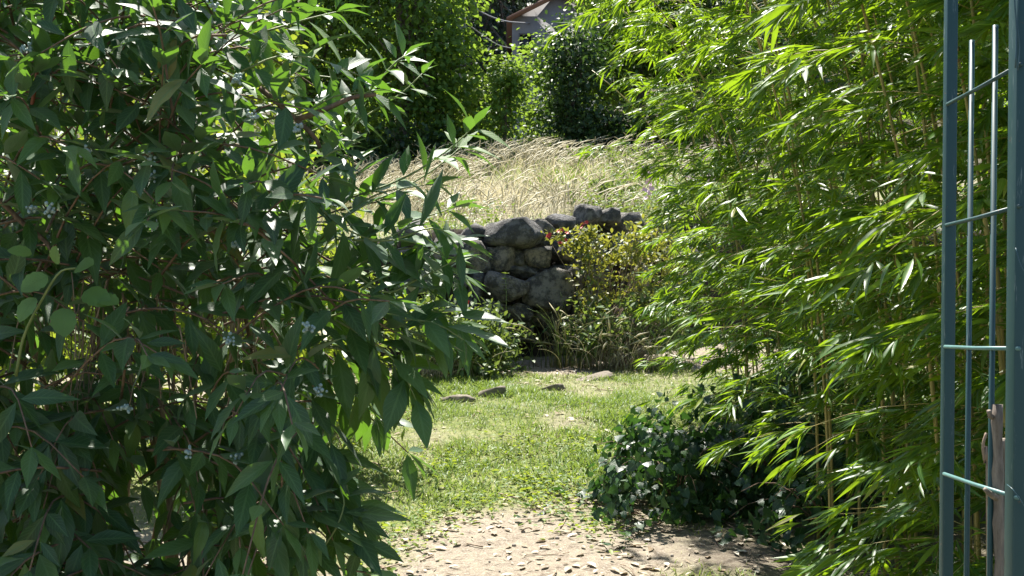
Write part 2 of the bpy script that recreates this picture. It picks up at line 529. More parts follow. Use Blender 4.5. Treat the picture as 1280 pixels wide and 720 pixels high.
def H(x, y):
    x, y = np.asarray(x, float), np.asarray(y, float)
    lo = lawn_z(x, np.minimum(y, 12.5))
    d = y - wall_y(x)
    hi = 2.45 + 0.15 * np.clip(x, -3, 2) + 0.198 * np.clip(d, 0, None) - 0.03 * np.clip(d - 13, 0, 20) + 0.25 * np.clip(d - 36, 0, None)
    hi = hi + 0.55 * (vnoise(x, y, 0.30, 3) - 0.5) + 0.08 * (vnoise(x, y, 1.7, 4) - 0.5)
    k = smooth(0.22, 0.55, d)
    return lo * (1 - k) + hi * k


def green_amount(x, y):
    """how much turf covers the soil"""
    g = 0.20 + 1.0 * (vnoise(x, y, 1.1, 5) - 0.45) + 1.0 * (vnoise(x, y, 3.4, 6) - 0.5)
    patch = np.exp(-(((x - 0.12) / 0.62) ** 2 + ((y - 4.5) / 0.75) ** 2) * 1.2)
    g = g + 0.50 * smooth(4.6, 6.2, y) + 0.18 - 0.70 * patch - 0.55 * smooth(8.8, 9.8, y) - 0.15 * smooth(5.3, 4.4, y)
    g = g - 0.7 * smooth(-1.25, -0.45, y - wall_y(x)) * smooth(0.3, 0.0, y - wall_y(x))
    return np.clip(g, 0, 1)


xs = np.concatenate([np.linspace(-90, -8, 42), np.arange(-7.8, -2.5, 0.25), np.arange(-2.5, 3.2, 0.06), np.arange(3.3, 8, 0.25), np.linspace(8.5, 90, 42)])
ys = np.concatenate([np.arange(-6, 2, 0.5), np.arange(2, 13, 0.06), np.arange(13.1, 26, 0.3), np.arange(26.5, 60, 1.0), np.linspace(61, 260, 60)])
X, Y_ = np.meshgrid(xs, ys)
Z = H(X, Y_)
V = np.stack([X, Y_, Z], -1).reshape(-1, 3)
nx, ny = len(xs), len(ys)
i = np.arange(nx * ny).reshape(ny, nx)
a, b_, c_, d_ = i[:-1, :-1].ravel(), i[:-1, 1:].ravel(), i[1:, 1:].ravel(), i[1:, :-1].ravel()
T = np.concatenate([np.stack([a, b_, c_], 1), np.stack([a, c_, d_], 1)])
dd = (Y_ - wall_y(X)).ravel()
g = green_amount(X, Y_).ravel()
g = np.where(dd > 0.5, np.clip(0.35 + 0.5 * (vnoise(X, Y_, 0.7, 9).ravel() - 0.3), 0, 1), g)
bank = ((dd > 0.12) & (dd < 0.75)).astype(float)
under = np.clip(smooth(0.55, 0.95, X.ravel()) * smooth(7.2, 6.4, Y_.ravel()), 0, 1) * 0.55  # shade below the bamboo, painted into the ground colour
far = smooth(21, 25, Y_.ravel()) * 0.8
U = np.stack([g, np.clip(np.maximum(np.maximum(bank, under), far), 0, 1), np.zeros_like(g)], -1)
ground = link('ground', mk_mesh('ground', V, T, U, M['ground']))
tag(ground, kind='structure')


# ------------------------------------------------------------------ grass
def in_frustum(x, y, margin=60):
    px = 640 + x / y * F
    return (px > -margin) & (px < 1280 + margin)


def blade_field(name, label, x, y, h, lean, mat, tint, wid=1.0, templates=T_BLADE):
    n = len(x)
    az = rng.random(n) * 2 * math.pi
    d = np.stack([np.cos(az) * lean, np.sin(az) * lean, np.ones(n)], -1)
    up = np.stack([-np.cos(az), -np.sin(az), lean * np.ones(n) + 0.05], -1)   # blade bends over the side it leans to
    p = np.stack([x, y, H(x, y) - 0.005], -1)
    mb = MB()
    batch(mb, templates, p, d, up, h, tint)
    o = mb.build(name, mat)
    tag(o, label, 'grass', kind='stuff')
    return o


# lawn: short patchy blades
n = 230000
x = rng.uniform(-2.6, 2.6, n); y = 3.4 + 7.0 * rng.random(n) ** 0.8
g = green_amount(x, y)
ok = in_frustum(x, y) & (y < wall_y(x) + 0.1) & (rng.random(n) < g * (0.1 + 1.1 * vnoise(x, y, 7, 11))) & ~((x > 0.95) & (y < 6))
x, y = x[ok], y[ok]
tall = vnoise(x, y, 2.3, 12)
h = (0.018 + 0.045 * rng.random(len(x)) * (0.4 + tall)) * (0.6 + 0.6 * green_amount(x, y))
dry = np.clip(0.24 + 0.35 * vnoise(x, y, 1.9, 17) + 0.5 * (rng.random(len(x)) - 0.3) + 0.5 * (0.5 - green_amount(x, y)) + 0.5 * smooth(8.6, 9.6, y), 0, 1)
blade_field('lawn_grass', 'short patchy green and straw coloured grass on the sloping path', x, y, h, 0.55, M['green_blade'], dry,
            templates=[leaf_template([1.0, 0.7], 0.12, 0.3, dr, 0.0, k) for k, dr in enumerate((0.1, 0.4, 0.75))])

# dry meadow above the wall
n = 36000
x = rng.uniform(-5.0, 6.0, n); y = rng.uniform(10, 24, n)
d0 = y - wall_y(x)
pxx = 640 + x / y * F
ok = in_frustum(x, y) & (d0 > 0.45) & (pxx > 330) & (pxx < 1000) & (vnoise(x, y, 0.8, 13) + 0.55 * rng.random(n) > 0.52)
x, y, d0 = x[ok], y[ok], d0[ok]
greenish = np.clip(vnoise(x, y, 0.55, 14) * 1.5 - 0.24 + 0.4 * smooth(4.0, 1.5, d0) + 0.35 * smooth(-0.5, 1.5, x) - 0.20 * smooth(4, 8, d0), 0, 1)
isg = rng.random(len(x)) < greenish
h = np.where(isg, rng.uniform(0.12, 0.30, len(x)), rng.uniform(0.18, 0.42, len(x))) * np.where(d0 < 1.5, 0.6, 1.0) * (0.30 + 1.15 * vnoise(x, y, 0.75, 18))
s = ~isg
blade_field('dry_meadow_grass', 'tall pale straw grass on the terrace above the stone wall', x[s], y[s], h[s], 0.6, M['dry_blade'], rng.random(s.sum()),
            templates=[leaf_template([1.0, 0.8], 0.028, 0.3, dr, 0.0, k) for k, dr in enumerate((0.15, 0.45, 0.8))])
blade_field('green_meadow_grass', 'green grass growing among the straw on the terrace', x[isg], y[isg], h[isg], 0.5, M['green_blade'], rng.random(isg.sum()) * 0.8,
            templates=[leaf_template([1.0, 0.8], 0.05, 0.3, dr, 0.0, k) for k, dr in enumerate((0.15, 0.45, 0.8))])

# arching seed stalks, swept over to the right by the wind
cx_, cy_ = rng.uniform(-3.5, 4.5, 240), rng.uniform(11, 22.5, 240)
n = 3400
pk = rng.integers(0, 240, n)
x = cx_[pk] + rng.normal(0, 0.16, n); y = cy_[pk] + rng.normal(0, 0.16, n)
d0 = y - wall_y(x); pxx = 640 + x / y * F
ok = (d0 > 1.2) & (pxx > 380) & (pxx < 900)
x, y = x[ok], y[ok]
mb = MB()
for xi, yi in zip(x, y):
    hh = random.uniform(0.35, 0.62) * (0.65 + 0.75 * float(vnoise(xi, yi, 0.6, 19))); zz = float(H(xi, yi))
    sw = random.gauss(0.18, 0.42) * hh; sy = random.uniform(-0.2, 0.2) * hh
    t = np.linspace(0, 1, 6)[:, None]
    pts = np.array([xi, yi, zz]) + np.hstack([sw * t ** 2.2, sy * t ** 2, hh * (t - 0.22 * t ** 4)])
    mb.tube(pts, [0.0022, 0.0022, 0.002, 0.005, 0.009, 0.002], None, 3, random.random())
tag(mb.build('seed_grass', M['dry_blade']), 'arching pale seed heads of dry grass above the wall', 'grass', kind='stuff')

# low leafy weeds on the terrace (right of centre)
def leaf_scatter(name, label, cat, x, y, hgt, size, mat, templates, parent=None, zfun=H, kind='stuff'):
    n = len(x)
    p = np.stack([x, y, zfun(x, y) + hgt * rng.random(n)], -1)
    az = rng.random(n) * 2 * math.pi
    d = np.stack([np.cos(az), np.sin(az), rng.uniform(-0.4, 0.5, n)], -1)
    up = np.stack([rng.normal(0, 0.4, n), rng.normal(0, 0.4, n), np.ones(n)], -1)
    mb = MB(); batch(mb, templates, p, d, up, size * rng.uniform(0.6, 1.3, n), rng.random(n))
    return tag(mb.build(name, mat, parent), label, cat, kind=kind)


n = 26000
x = rng.uniform(-1.5, 4.0, n); y = rng.uniform(10.6, 19, n)
d0 = y - wall_y(x)
ok = (d0 > 0.5) & (vnoise(x, y, 0.9, 15) + 0.45 * smooth(-0.2, 1.6, x) - 0.40 * smooth(2, 6, d0) > 0.52)
leaf_scatter('terrace_weeds', 'low green weeds spread through the dry grass behind the wall', 'weeds', x[ok], y[ok], 0.36, 0.055, M['small_leaf'], T_SMALL)

# clover and broad leaved weeds in the lawn
cent = [P(680, 622, 1), P(590, 632, 1), P(740, 655, 1), P(560, 580, 1), P(640, 560, 1), P(700, 610, 1), P(655, 600, 1), P(520, 660, 1), P(470, 690, 1), P(720, 560, 1)]
xx, yy = [], []
for c0 in cent:
    s = c0[0], (c0[2] - CAMZ)
    Yd = 1.5 / (0.128 - s[1])                       # where the sight line meets the slope
    k = 220
    xx.append(s[0] * Yd + rng.normal(0, 0.10, k)); yy.append(Yd + rng.normal(0, 0.15, k))
xx, yy = np.concatenate(xx), np.concatenate(yy)
leaf_scatter('lawn_weeds', 'patches of small broad leaved weeds in the lawn', 'weeds', xx, yy, 0.045, 0.03, M['bright_leaf'], T_SMALL)

# fallen leaves, twigs and pebbles
n = 7500
x = rng.uniform(-2.0, 1.9, n); y = 3.6 + 6.6 * rng.random(n) ** 1.1
ok = in_frustum(x, y) & (rng.random(n) < 1.0 - 0.8 * green_amount(x, y)) & (y < wall_y(x))
x, y = x[ok], y[ok]; n = len(x)
az = rng.random(n) * 2 * math.pi
mb = MB()
batch(mb, T_BAM + T_SMALL, np.stack([x, y, H(x, y) + 0.008], -1), np.stack([np.cos(az), np.sin(az), rng.uniform(-0.04, 0.10, n)], -1),
      np.stack([rng.normal(0, 0.15, n), rng.normal(0, 0.15, n), np.ones(n)], -1), rng.uniform(0.015, 0.065, n), rng.random(n))
tag(mb.build('leaf_litter', M['litter']), 'fallen dry leaves scattered over the bare soil', 'leaf litter', kind='stuff')
mb = MB()
for _ in range(170):
    yi = random.uniform(3.9, 9.6); xi = random.uniform(-0.45, 0.2) * yi
    l = random.uniform(0.05, 0.2); a_ = random.random() * 6.28
    p0 = np.array([xi, yi, float(H(xi, yi)) + 0.006]); x1, y1 = xi + l * math.cos(a_), yi + l * math.sin(a_)
    p1 = np.array([x1, y1, float(H(x1, y1)) + 0.008])
    mb.tube(curve(p0, p1, rng.normal(0, 0.008, 3), 4), random.uniform(0.0015, 0.004), None, 4, random.random())
tag(mb.build('twig_litter', M['dry_stem']), 'thin dry twigs lying on the lawn and soil', 'twigs', kind='stuff')


def rock(size, seed, sub=2, cuts=9, rough=0.10, block=0.0):
    """angular field stone: a sphere clipped by random planes and roughened"""
    r = random.Random(seed)
    bm = bmesh.new(); bmesh.ops.create_icosphere(bm, subdivisions=sub, radius=1.0)
    pl = []
    for _ in range(cuts):
        v = Vector((r.gauss(0, 1), r.gauss(0, 1), r.gauss(0, 1))).normalized(); pl.append((v, r.uniform(0.55, 0.82)))
    off = Vector((seed * 3.1, seed * 1.7, seed * 0.9))
    for v in bm.verts:
        if block: v.co *= (1 - block) + block / max(abs(v.co.x), abs(v.co.y), abs(v.co.z)) * 0.8
        for nn, dd in pl:
            e = v.co.dot(nn) - dd
            if e > 0: v.co -= nn * e * 0.98
        v.co *= 1.22
        q = noise.fractal(v.co * 1.7 + off, 0.6, 2.0, 4)
        v.co *= 1 + rough * q
        if sub > 2: v.co *= 1 + 0.45 * rough * noise.fractal(v.co * 5.5 + off, 0.6, 2.0, 3)
        v.co = Vector((v.co.x * size[0] / 2, v.co.y * size[1] / 2, v.co.z * size[2] / 2))
    V = np.array([v.co[:] for v in bm.verts]); T = np.array([[v.index for v in f.verts] for f in bm.faces])
    bm.free()
    return V, T


mb = MB()
pv, pt = rock((1, 1, 0.7), 3, 1, 5)
for _ in range(150):
    yi = 3.8 + 5.5 * random.random(); xi = random.uniform(-0.35, 0.2) * yi
    if green_amount(xi, yi) > 0.55: continue
    mb.add(pv * random.uniform(0.006, 0.02) + np.array([xi, yi, float(H(xi, yi)) + 0.004]), pt)
tag(mb.build('pebbles', M['pebble']), 'small pebbles on the bare soil of the path', 'pebbles', kind='stuff')

# ------------------------------------------------------------------ dry stone wall
wall_root = empty('dry_stone_wall', (0.1, 10.0, 1.28), 'low dry stone wall of dark lichen covered boulders at the end of the lawn', 'stone wall')
STONES = [  # left, top, right, bottom in photo pixels, distance
    (607, 272, 681, 309, 9.95), (568, 303, 613, 341, 9.80), (606, 307, 646, 340, 9.92), (607, 341, 658, 379, 9.80),
    (654, 337, 714, 384, 9.98), (653, 311, 693, 334, 10.02), (578, 343, 609, 379, 9.85), (629, 329, 671, 347, 10.0),
    (593, 376, 632, 402, 9.86), (680, 268, 718, 287, 10.45), (664, 276, 694, 300, 10.2), (718, 257, 750, 282, 10.7), (746, 262, 776, 284, 10.8),
    (584, 294, 608, 309, 10.1), (570, 296, 588, 312, 10.1), (640, 395, 668, 432, 10.08), (664, 380, 706, 412, 10.15),
    (690, 330, 726, 352, 10.3), (684, 303, 716, 326, 10.3), (712, 300, 752, 330, 10.5), (716, 330, 760, 362, 10.5),
    (708, 358, 748, 398, 10.4), (640, 312, 660, 332, 10.0), (556, 338, 584, 372, 9.75), (556, 368, 596, 408, 9.72),
    (628, 376, 664, 400, 9.95), (590, 398, 640, 440, 9.85), (548, 404, 594, 446, 9.7), (696, 400, 742, 446, 10.4),
    (750, 268, 800, 296, 10.95), (752, 294, 806, 334, 10.95), (756, 334, 812, 380, 10.95), (744, 380, 800, 436, 10.8),
    (796, 276, 850, 312, 11.3), (800, 310, 856, 360, 11.3), (800, 358, 856, 420, 11.3), (600, 434, 650, 462, 9.9),
    (540, 300, 572, 340, 9.65), (528, 338, 560, 380, 9.6), (520, 378, 556, 430, 9.55)]
for k, (x0, y0, x1, y1, Yd) in enumerate(STONES):
    c0 = P((x0 + x1) / 2, (y0 + y1) / 2, Yd + 0.12)
    wd, hg = (x1 - x0) / F * Yd * 1.10, (y1 - y0) / F * Yd * 1.10
    V, T = rock((wd, max(0.26, wd * 0.7), hg), k + 5, 3, 9, 0.10, 0.75)
    o = link('stone', mk_mesh('stone', V, T, None, M['stone'], False), wall_root, c0 - np.array(wall_root.location))
    o.rotation_euler = (random.uniform(-0.1, 0.1), random.uniform(-0.12, 0.12), random.uniform(-0.3, 0.3))
for k in range(34):                                         # small stones wedged in the joints
    px, py = random.uniform(562, 722), random.uniform(312, 436); Yd = 9.78 + 0.0016 * (px - 562) + random.uniform(0, 0.1)
    s_ = random.uniform(0.08, 0.16)
    V, T = rock((s_ * 1.3, s_, s_ * 0.9), 300 + k, 2, 8, 0.10, 0.6)
    o = link('stone', mk_mesh('stone', V, T, None, M['stone'], False), wall_root, P(px, py, Yd + 0.12) - np.array(wall_root.location))
    o.rotation_euler = (random.uniform(-0.4, 0.4), random.uniform(-0.5, 0.5), random.uniform(0, 3))
# stones packed behind the face
mb = MB()
for k in range(70):
    xi = random.uniform(-1.0, 1.9); zz = random.uniform(1.2, 2.45)
    V, T = rock((random.uniform(0.2, 0.34), 0.25, random.uniform(0.15, 0.24)), 100 + k % 9, 2, 8)
    mb.add(V + np.array([xi, float(wall_y(xi)) + 0.34, zz]), T)
tag(mb.build('packing_stones', M['stone'], wall_root), kind='stuff')

# flat stones along the lawn edge
def flat_stone(px, py, wpx, label, seed, rz=0.0, th=0.09, dep=0.22):
    sx = (px - 640) / F; sz = (HOR - py) / F
    Yd = 1.5 / (0.128 - sz)
    V, T = rock((wpx / F * Yd, dep, th * 1.15), seed, 3, 4, 0.09, 1.0)
    o = link('flat_stone', mk_mesh('flat_stone', V, T, None, M['pale_stone'], False), None, (sx * Yd, Yd, float(H(sx * Yd, Yd)) - th * 0.2))
    o.rotation_euler = (R(-6), R(-14), rz)
    tag(o, label, 'stone', 'edging stones at the back of the lawn')


flat_stone(611, 496, 42, 'flat grey stone edging the lawn below the low green shrub', 61, 0.25)
flat_stone(570, 503, 40, 'pale flat edging stone half hidden behind the shrub tips, left of another', 62, 0.3)
flat_stone(690, 487, 34, 'small dark flat stone sunk in dry grass below the dark gap in the wall', 63, -0.1, 0.06)
flat_stone(736, 474, 62, 'long low edging stone nearest the bamboo on the lawn edge', 64, 0.35, 0.07)


# ------------------------------------------------------------------ gate and stake
def box(mb, c, s):
    c, s = np.array(c), np.array(s) / 2
    V = np.array([[x, y, z] for x in (-1, 1) for y in (-1, 1) for z in (-1, 1)], float) * s + c
    Q = [(0, 1, 3, 2), (4, 6, 7, 5), (0, 4, 5, 1), (2, 3, 7, 6), (0, 2, 6, 4), (1, 5, 7, 3)]
    T = [t for q in Q for t in ((q[0], q[1], q[2]), (q[0], q[2], q[3]))]
    mb.add(V, T)


def bevel(o, w_=0.002, seg=2):
    bmod = o.modifiers.new('bevel', 'BEVEL'); bmod.width = w_; bmod.segments = seg; bmod.limit_method = 'ANGLE'


GX = 0.690
gate = empty('metal_gate', (GX, 1.6, 0.20), 'teal blue metal gate panel with square posts and wire bars, standing open', 'gate')
gate.rotation_euler = (0, R(0.5), 0)
def gate_part(name, mb, mat, smooth=False):
    V = np.vstack(mb.V) - np.array(gate.location)
    return link(name, mk_mesh(name, V, np.vstack(mb.T), np.vstack(mb.U), mat, smooth), gate)


for Yp, sw in ((1.745, 0.0172), (1.497, 0.028)):
    mb = MB(); box(mb, (GX - 0.008, Yp, 1.30), (sw, sw, 2.2)); o = gate_part('post', mb, M['steel']); bevel(o)
    mb = MB(); box(mb, (GX - 0.008, Yp, 2.405), (sw + 0.003, sw + 0.003, 0.01)); o = gate_part('post_cap', mb, M['steel']); bevel(o)
for Yp in (1.652, 1.572):
    mb = MB(); mb.tube([(GX - 0.012, Yp, 0.26), (GX - 0.014, Yp, 1.1), (GX - 0.013, Yp, 1.945)], 0.0040, None, 10); gate_part('vertical_bar', mb, M['steel'], True)
for zz in (1.866, 1.675, 1.483, 1.282, 1.085, 0.89, 0.69, 0.49, 0.30):
    mb = MB(); mb.tube([(GX - 0.0165, 1.735, zz), (GX - 0.0175, 1.62, zz - 0.001), (GX - 0.0185, 1.478, zz)], 0.0030, None, 10)
    gate_part('cross_wire', mb, M['wire'] if 1.2 < zz < 1.6 else M['steel'], True)  # middle wires take the painted sunlit tone
mb = MB()
mb.tube(spline([P(1256, 85, 1.478), P(1257, 40, 1.48), P(1254, 0, 1.48), P(1253, -30, 1.48)], 10), 0.0012, None, 5)
mb.tube(spline([P(1259, 88, 1.476), P(1261, 60, 1.478), P(1258, 30, 1.48), P(1259, -20, 1.48)], 10), 0.0009, None, 5)
gate_part('loose_wire', mb, M['thin_wire'], True)
mb = MB()
mb.tube(spline([P(1250, 606, 1.49), P(1257, 612, 1.472), P(1266, 624, 1.468), P(1276, 638, 1.468), P(1292, 646, 1.475)], 14), 0.0007, None, 5)
mb.tube(spline([P(1258, 310, 1.476), P(1264, 330, 1.47), P(1272, 342, 1.468), P(1290, 346, 1.475)], 12), 0.0007, None, 5)
gate_part('tie_wire', mb, M['thin_wire'], True)

stake = empty('wooden_stake', P(1250, 720, 1.555) * [1, 1, 0] + [0, 0, 0.2], 'weathered brown wooden stake tied upright behind the gate wire', 'stake')
mb = MB()
top = P(1247, 506, 1.565)
pts = spline([[top[0] + 0.003, 1.565, 0.18], [top[0] + 0.003, 1.565, 0.7], [top[0] + 0.003, 1.566, 1.1], [top[0] + 0.001, 1.565, 1.25], top], 26)
rad = np.array([0.0072 + 0.0010 * math.sin(k * 1.9) + random.uniform(-0.0005, 0.0005) for k in range(26)])
pts = pts + rng.normal(0, 0.0005, pts.shape)
mb.tube(pts, rad, None, 10)
mb.build('shaft', M['old_wood'], stake)
mb = MB()
mb.tube(spline([P(1240, 522, 1.562), P(1237, 518, 1.56), P(1236, 513, 1.558)], 5), 0.004, 0.003, 7)
mb.build('knot_stub', M['old_wood'], stake)
mb = MB()
mb.tube(spline([P(1245, 622, 1.56), P(1237, 617, 1.552), P(1231, 611, 1.548)], 6), 0.005, 0.003, 7)
mb.build('knot_stub', M['old_wood'], stake)
stk2 = MB()
stk2.tube(spline([P(1255, 548, 1.60), P(1256, 600, 1.60), P(1257, 700, 1.60), [P(1257, 700, 1.6)[0], 1.60, 0.18]], 14), 0.0075, 0.008, 9)
tag(stk2.build('short_stake', M['old_wood']), 'shorter grey stake wedged between the taller stake and the gate post', 'stake')
mb = MB()
mb.tube(spline([P(1233, 541, 1.61), P(1229, 556, 1.61), P(1231, 580, 1.61), P(1235, 640, 1.61), [P(1235, 640, 1.61)[0], 1.61, 0.2]], 14), 0.002, 0.0028, 6)
tag(mb.build('bent_twig', M['dry_stem']), 'thin bent twig standing just left of the wooden stake', 'twig')


# ------------------------------------------------------------------ the large shrub on the left
shrub = empty('large_shrub', (-0.55, 2.25, 0.26), 'large dark green shrub with long pointed leaves filling the left side', 'shrub')
LV = Leaves()
BUDS = []
twig_mb = MB()


def sprig(pts, nodes, L=0.095, droop=0.5, tint=0.4, own=False, r0=0.0022, terminal=True, start=0.15, twin=True):
    if own: droop *= 0.6
    if own and twin and random.random() < 0.4:                                   # a companion shoot just behind
        L *= 1.18; nodes += 1
        off = np.array([random.uniform(-0.04, 0.0), random.uniform(0.06, 0.16), random.uniform(-0.035, 0.035)])
        L /= 1.12
        sprig([q + off * (0.6 + 0.4 * i_ / len(pts)) for i_, q in enumerate(pts)], nodes, L * 0.95, droop, tint, True, r0, True, start, False)
    """a leafy shoot: opposite pairs, each pair turned a quarter from the last"""
    pts = spline(pts, max(8, nodes * 2))
    seg = np.gradient(pts, axis=0)
    ph = random.random() * 3.14
    for k in range(nodes):
        q = start + (1 - start) * k / max(1, nodes - 1)
        i = min(len(pts) - 1, int(q * (len(pts) - 1)))
        ax = nrm(seg[i])
        s1 = nrm(np.cross(ax, [0.02, 0.1, 1.0])); s2 = np.cross(s1, ax)
        th = ph + (k % 2) * 1.57 + random.uniform(-0.35, 0.35)
        for sg in (-1, 1):
            if random.random() < (0.0 if own else 0.06): continue
            side = sg * (math.cos(th) * s1 + math.sin(th) * s2)
            d = ax * random.uniform(0.35, 0.75) + side * random.uniform(0.7, 1.0) + np.array([0, 0, -droop * random.uniform(0.5, 1.4)])
            up = np.array([0, -0.45, 1.0]) + rng.normal(0, 0.22 if own else 0.33, 3) + ax * 0.3
            l = L * (1.12 if own else 1.0) * random.uniform(0.62, 1.15) * (0.75 + 0.25 * math.sin(3.1 * min(1, q + 0.1)))
            LV.add(pts[i] + side * 0.004, d, up, l, 0.97 if random.random() < 0.02 else np.clip(tint + random.uniform(-0.3, 0.3), 0, 0.76))
    if terminal:
        for sg in (-1, 1):
            d = nrm(seg[-1]) + sg * 0.3 * s1 + np.array([0, 0, 0.15 - droop * 0.4])
            LV.add(pts[-1], d, np.array([0, 0, 1.0]) + rng.normal(0, 0.25, 3), L * random.uniform(0.5, 0.8), np.clip(tint + 0.3, 0, 0.76))
    if own:
        mb = MB(); mb.tube(pts, r0, r0 * 0.45, 5); mb.build('shoot', M['green_stem'], shrub)
    else:
        twig_mb.tube(pts, r0, r0 * 0.5, 4)


def PP(*a, Y=2.0):
    return [P(px, py, Y if len(r) == 0 else r[0]) for px, py, *r in a]


# shoots along the bright right-hand outline, read off the photograph
sprig(PP((330, 185), (400, 160), (455, 120), (490, 82), (505, 70), Y=1.95), 6, 0.075, 0.5, 0.35, True)
sprig(PP((400, 190), (450, 150), (500, 118), (528, 92), Y=1.98), 5, 0.065, 0.5, 0.35, True)
sprig(PP((430, 250), (500, 225), (550, 195), (578, 172), (590, 160), Y=1.95), 5, 0.085, 0.1, 0.75, True)
sprig(PP((440, 235), (441, 200), (438, 165), (430, 145), Y=1.93), 4, 0.085, -0.2, 0.8, True)
sprig(PP((400, 300), (440, 262), (480, 240), (530, 232), Y=1.9), 5, 0.10, 0.35, 0.4, True)
sprig(PP((420, 300), (470, 290), (520, 275), (560, 262), Y=2.0), 5, 0.095, 0.3, 0.4, True)
sprig(PP((420, 350), (470, 320), (520, 310), (555, 320), Y=1.9), 6, 0.095, 0.35, 0.4, True)
sprig(PP((430, 370), (480, 345), (530, 335), (570, 345), Y=1.98), 6, 0.095, 0.4, 0.4, True)
sprig(PP((400, 400), (470, 380), (530, 385), (570, 402), (585, 415), Y=1.95), 6, 0.095, 0.5, 0.4, True)
sprig(PP((400, 430), (460, 415), (510, 415), (545, 425), Y=1.88), 6, 0.09, 0.7, 0.4, True)
sprig(PP((380, 430), (440, 440), (490, 460), (515, 480), Y=1.9), 6, 0.10, 1.4, 0.45, True)
sprig(PP((360, 470), (410, 470), (450, 490), (470, 520), Y=2.0), 6, 0.10, 1.5, 0.65, True)
sprig(PP((340, 480), (390, 500), (410, 540), (415, 580), Y=1.85), 5, 0.10, 1.6, 0.2, True)
sprig(PP((370, 560), (405, 600), (425, 640), (450, 680), Y=1.85), 6, 0.10, 0.9, 0.1, True)
sprig(PP((300, 560), (350, 610), (380, 660), (395, 720), Y=1.8), 6, 0.10, 0.9, 0.15, True)
sprig(PP((400, 690), (420, 660), (430, 630), (425, 610), Y=1.8), 4, 0.09, 0.6, 0.1, True)
sprig(PP((330, 40), (380, 25), (420, 15), Y=1.9), 5, 0.09, 0.2, 0.7, True)
sprig(PP((330, 110), (380, 95), (440, 100), Y=1.9), 5, 0.095, 0.4, 0.6, True)

sprig(PP((380, 215), (400, 200), (415, 190), (430, 185), Y=1.82), 4, 0.07, 0.3, 0.4, True)
sprig(PP((450, 420), (500, 400), (545, 405), (580, 425), Y=1.86), 5, 0.085, 0.8, 0.4, True)
sprig(PP((440, 300), (490, 300), (540, 285), (575, 300), Y=1.84), 5, 0.09, 0.4, 0.4, True)
sprig(PP((430, 330), (480, 365), (520, 350), (560, 330), Y=1.86), 6, 0.09, 0.4, 0.4, True)
sprig(PP((400, 260), (430, 285), (470, 300), (500, 290), Y=1.84), 5, 0.09, 0.4, 0.4, True)
sprig(PP((420, 400), (470, 430), (500, 460), (520, 500), Y=1.86), 5, 0.10, 0.9, 0.4, True)
sprig(PP((300, 90), (350, 70), (400, 75), (450, 95), Y=1.84), 5, 0.085, 0.3, 0.4, True)
sprig(PP((330, 150), (380, 140), (420, 120), (465, 115), Y=1.86), 6, 0.085, 0.3, 0.4, True)
sprig(PP((370, 360), (395, 330), (415, 290), (420, 260), Y=1.84), 5, 0.09, -0.1, 0.6, True)

# the mass of the shrub
BX = ([-300, 0, 60, 100, 150, 200, 250, 300, 350, 400, 450, 500, 530, 560, 600, 650, 720, 1000],
      [270, 310, 330, 345, 355, 370, 385, 400, 410, 415, 420, 420, 395, 385, 380, 390, 400, 390])


def shrub_density(px, py):
    d = 1.0
    if 50 < px < 330 and 360 < py < 475: d = 0.2
    if 230 < px < 400 and 560 < py < 720: d = 0.62
    if px < 200 and 230 < py < 340: d = 0.75
    if py < -40: d = 0.12
    if px < 330 and 110 < py < 330: d = 0.75
    if px > 240 and py < 260: d *= 0.6
    return d


made = 0
while made < 600:
    py = random.uniform(-190, 780); px = random.uniform(-110, 470)
    if px > np.interp(py, *BX) - 25 or random.random() > shrub_density(px, py) or vnoise(px, py, 0.013, 41) + 0.3 * random.random() < 0.42: continue
    Yd = 1.72 + 0.85 * random.random() ** 1.1
    c0 = P(px, py, 1.0); base = np.array([c0[0] * Yd, Yd, CAMZ + (c0[2] - CAMZ) * Yd])
    low = np.clip((py - 250) / 300, 0, 1)
    az = random.uniform(-2.6, 0.6) if random.random() < 0.75 else random.uniform(0, 6.28)
    ln = random.uniform(0.13, 0.24)
    el = random.uniform(-0.5, 0.7) - 0.6 * low
    dv = np.array([math.cos(az) * math.cos(el), math.sin(az) * math.cos(el), math.sin(el)])
    e = base + dv * ln; mid = (base + e) / 2 + np.array([0, 0, 0.02])
    b0 = base - dv * 0.10 - np.array([0, -0.03, 0.05])
    sprig([b0, base, mid, e + np.array([0, 0, -0.03 * low])], random.randint(4, 5), 0.102, 0.06 + 0.62 * low * random.random() + 0.25 * random.random(),
          random.choice([0.15, 0.3, 0.3, 0.45]), False, 0.0025, True, 0.3)
    if random.random() < 0.16: BUDS.append(e + dv * 0.02)
    made += 1
twig_o = twig_mb.build('twigs', M['stem'], shrub)
tag(twig_o, kind='stuff')
LV.emit(shrub, T_SHRUB, T_SHRUB_F, M['shrub_leaf'], 300, nvar=6, spread=30)

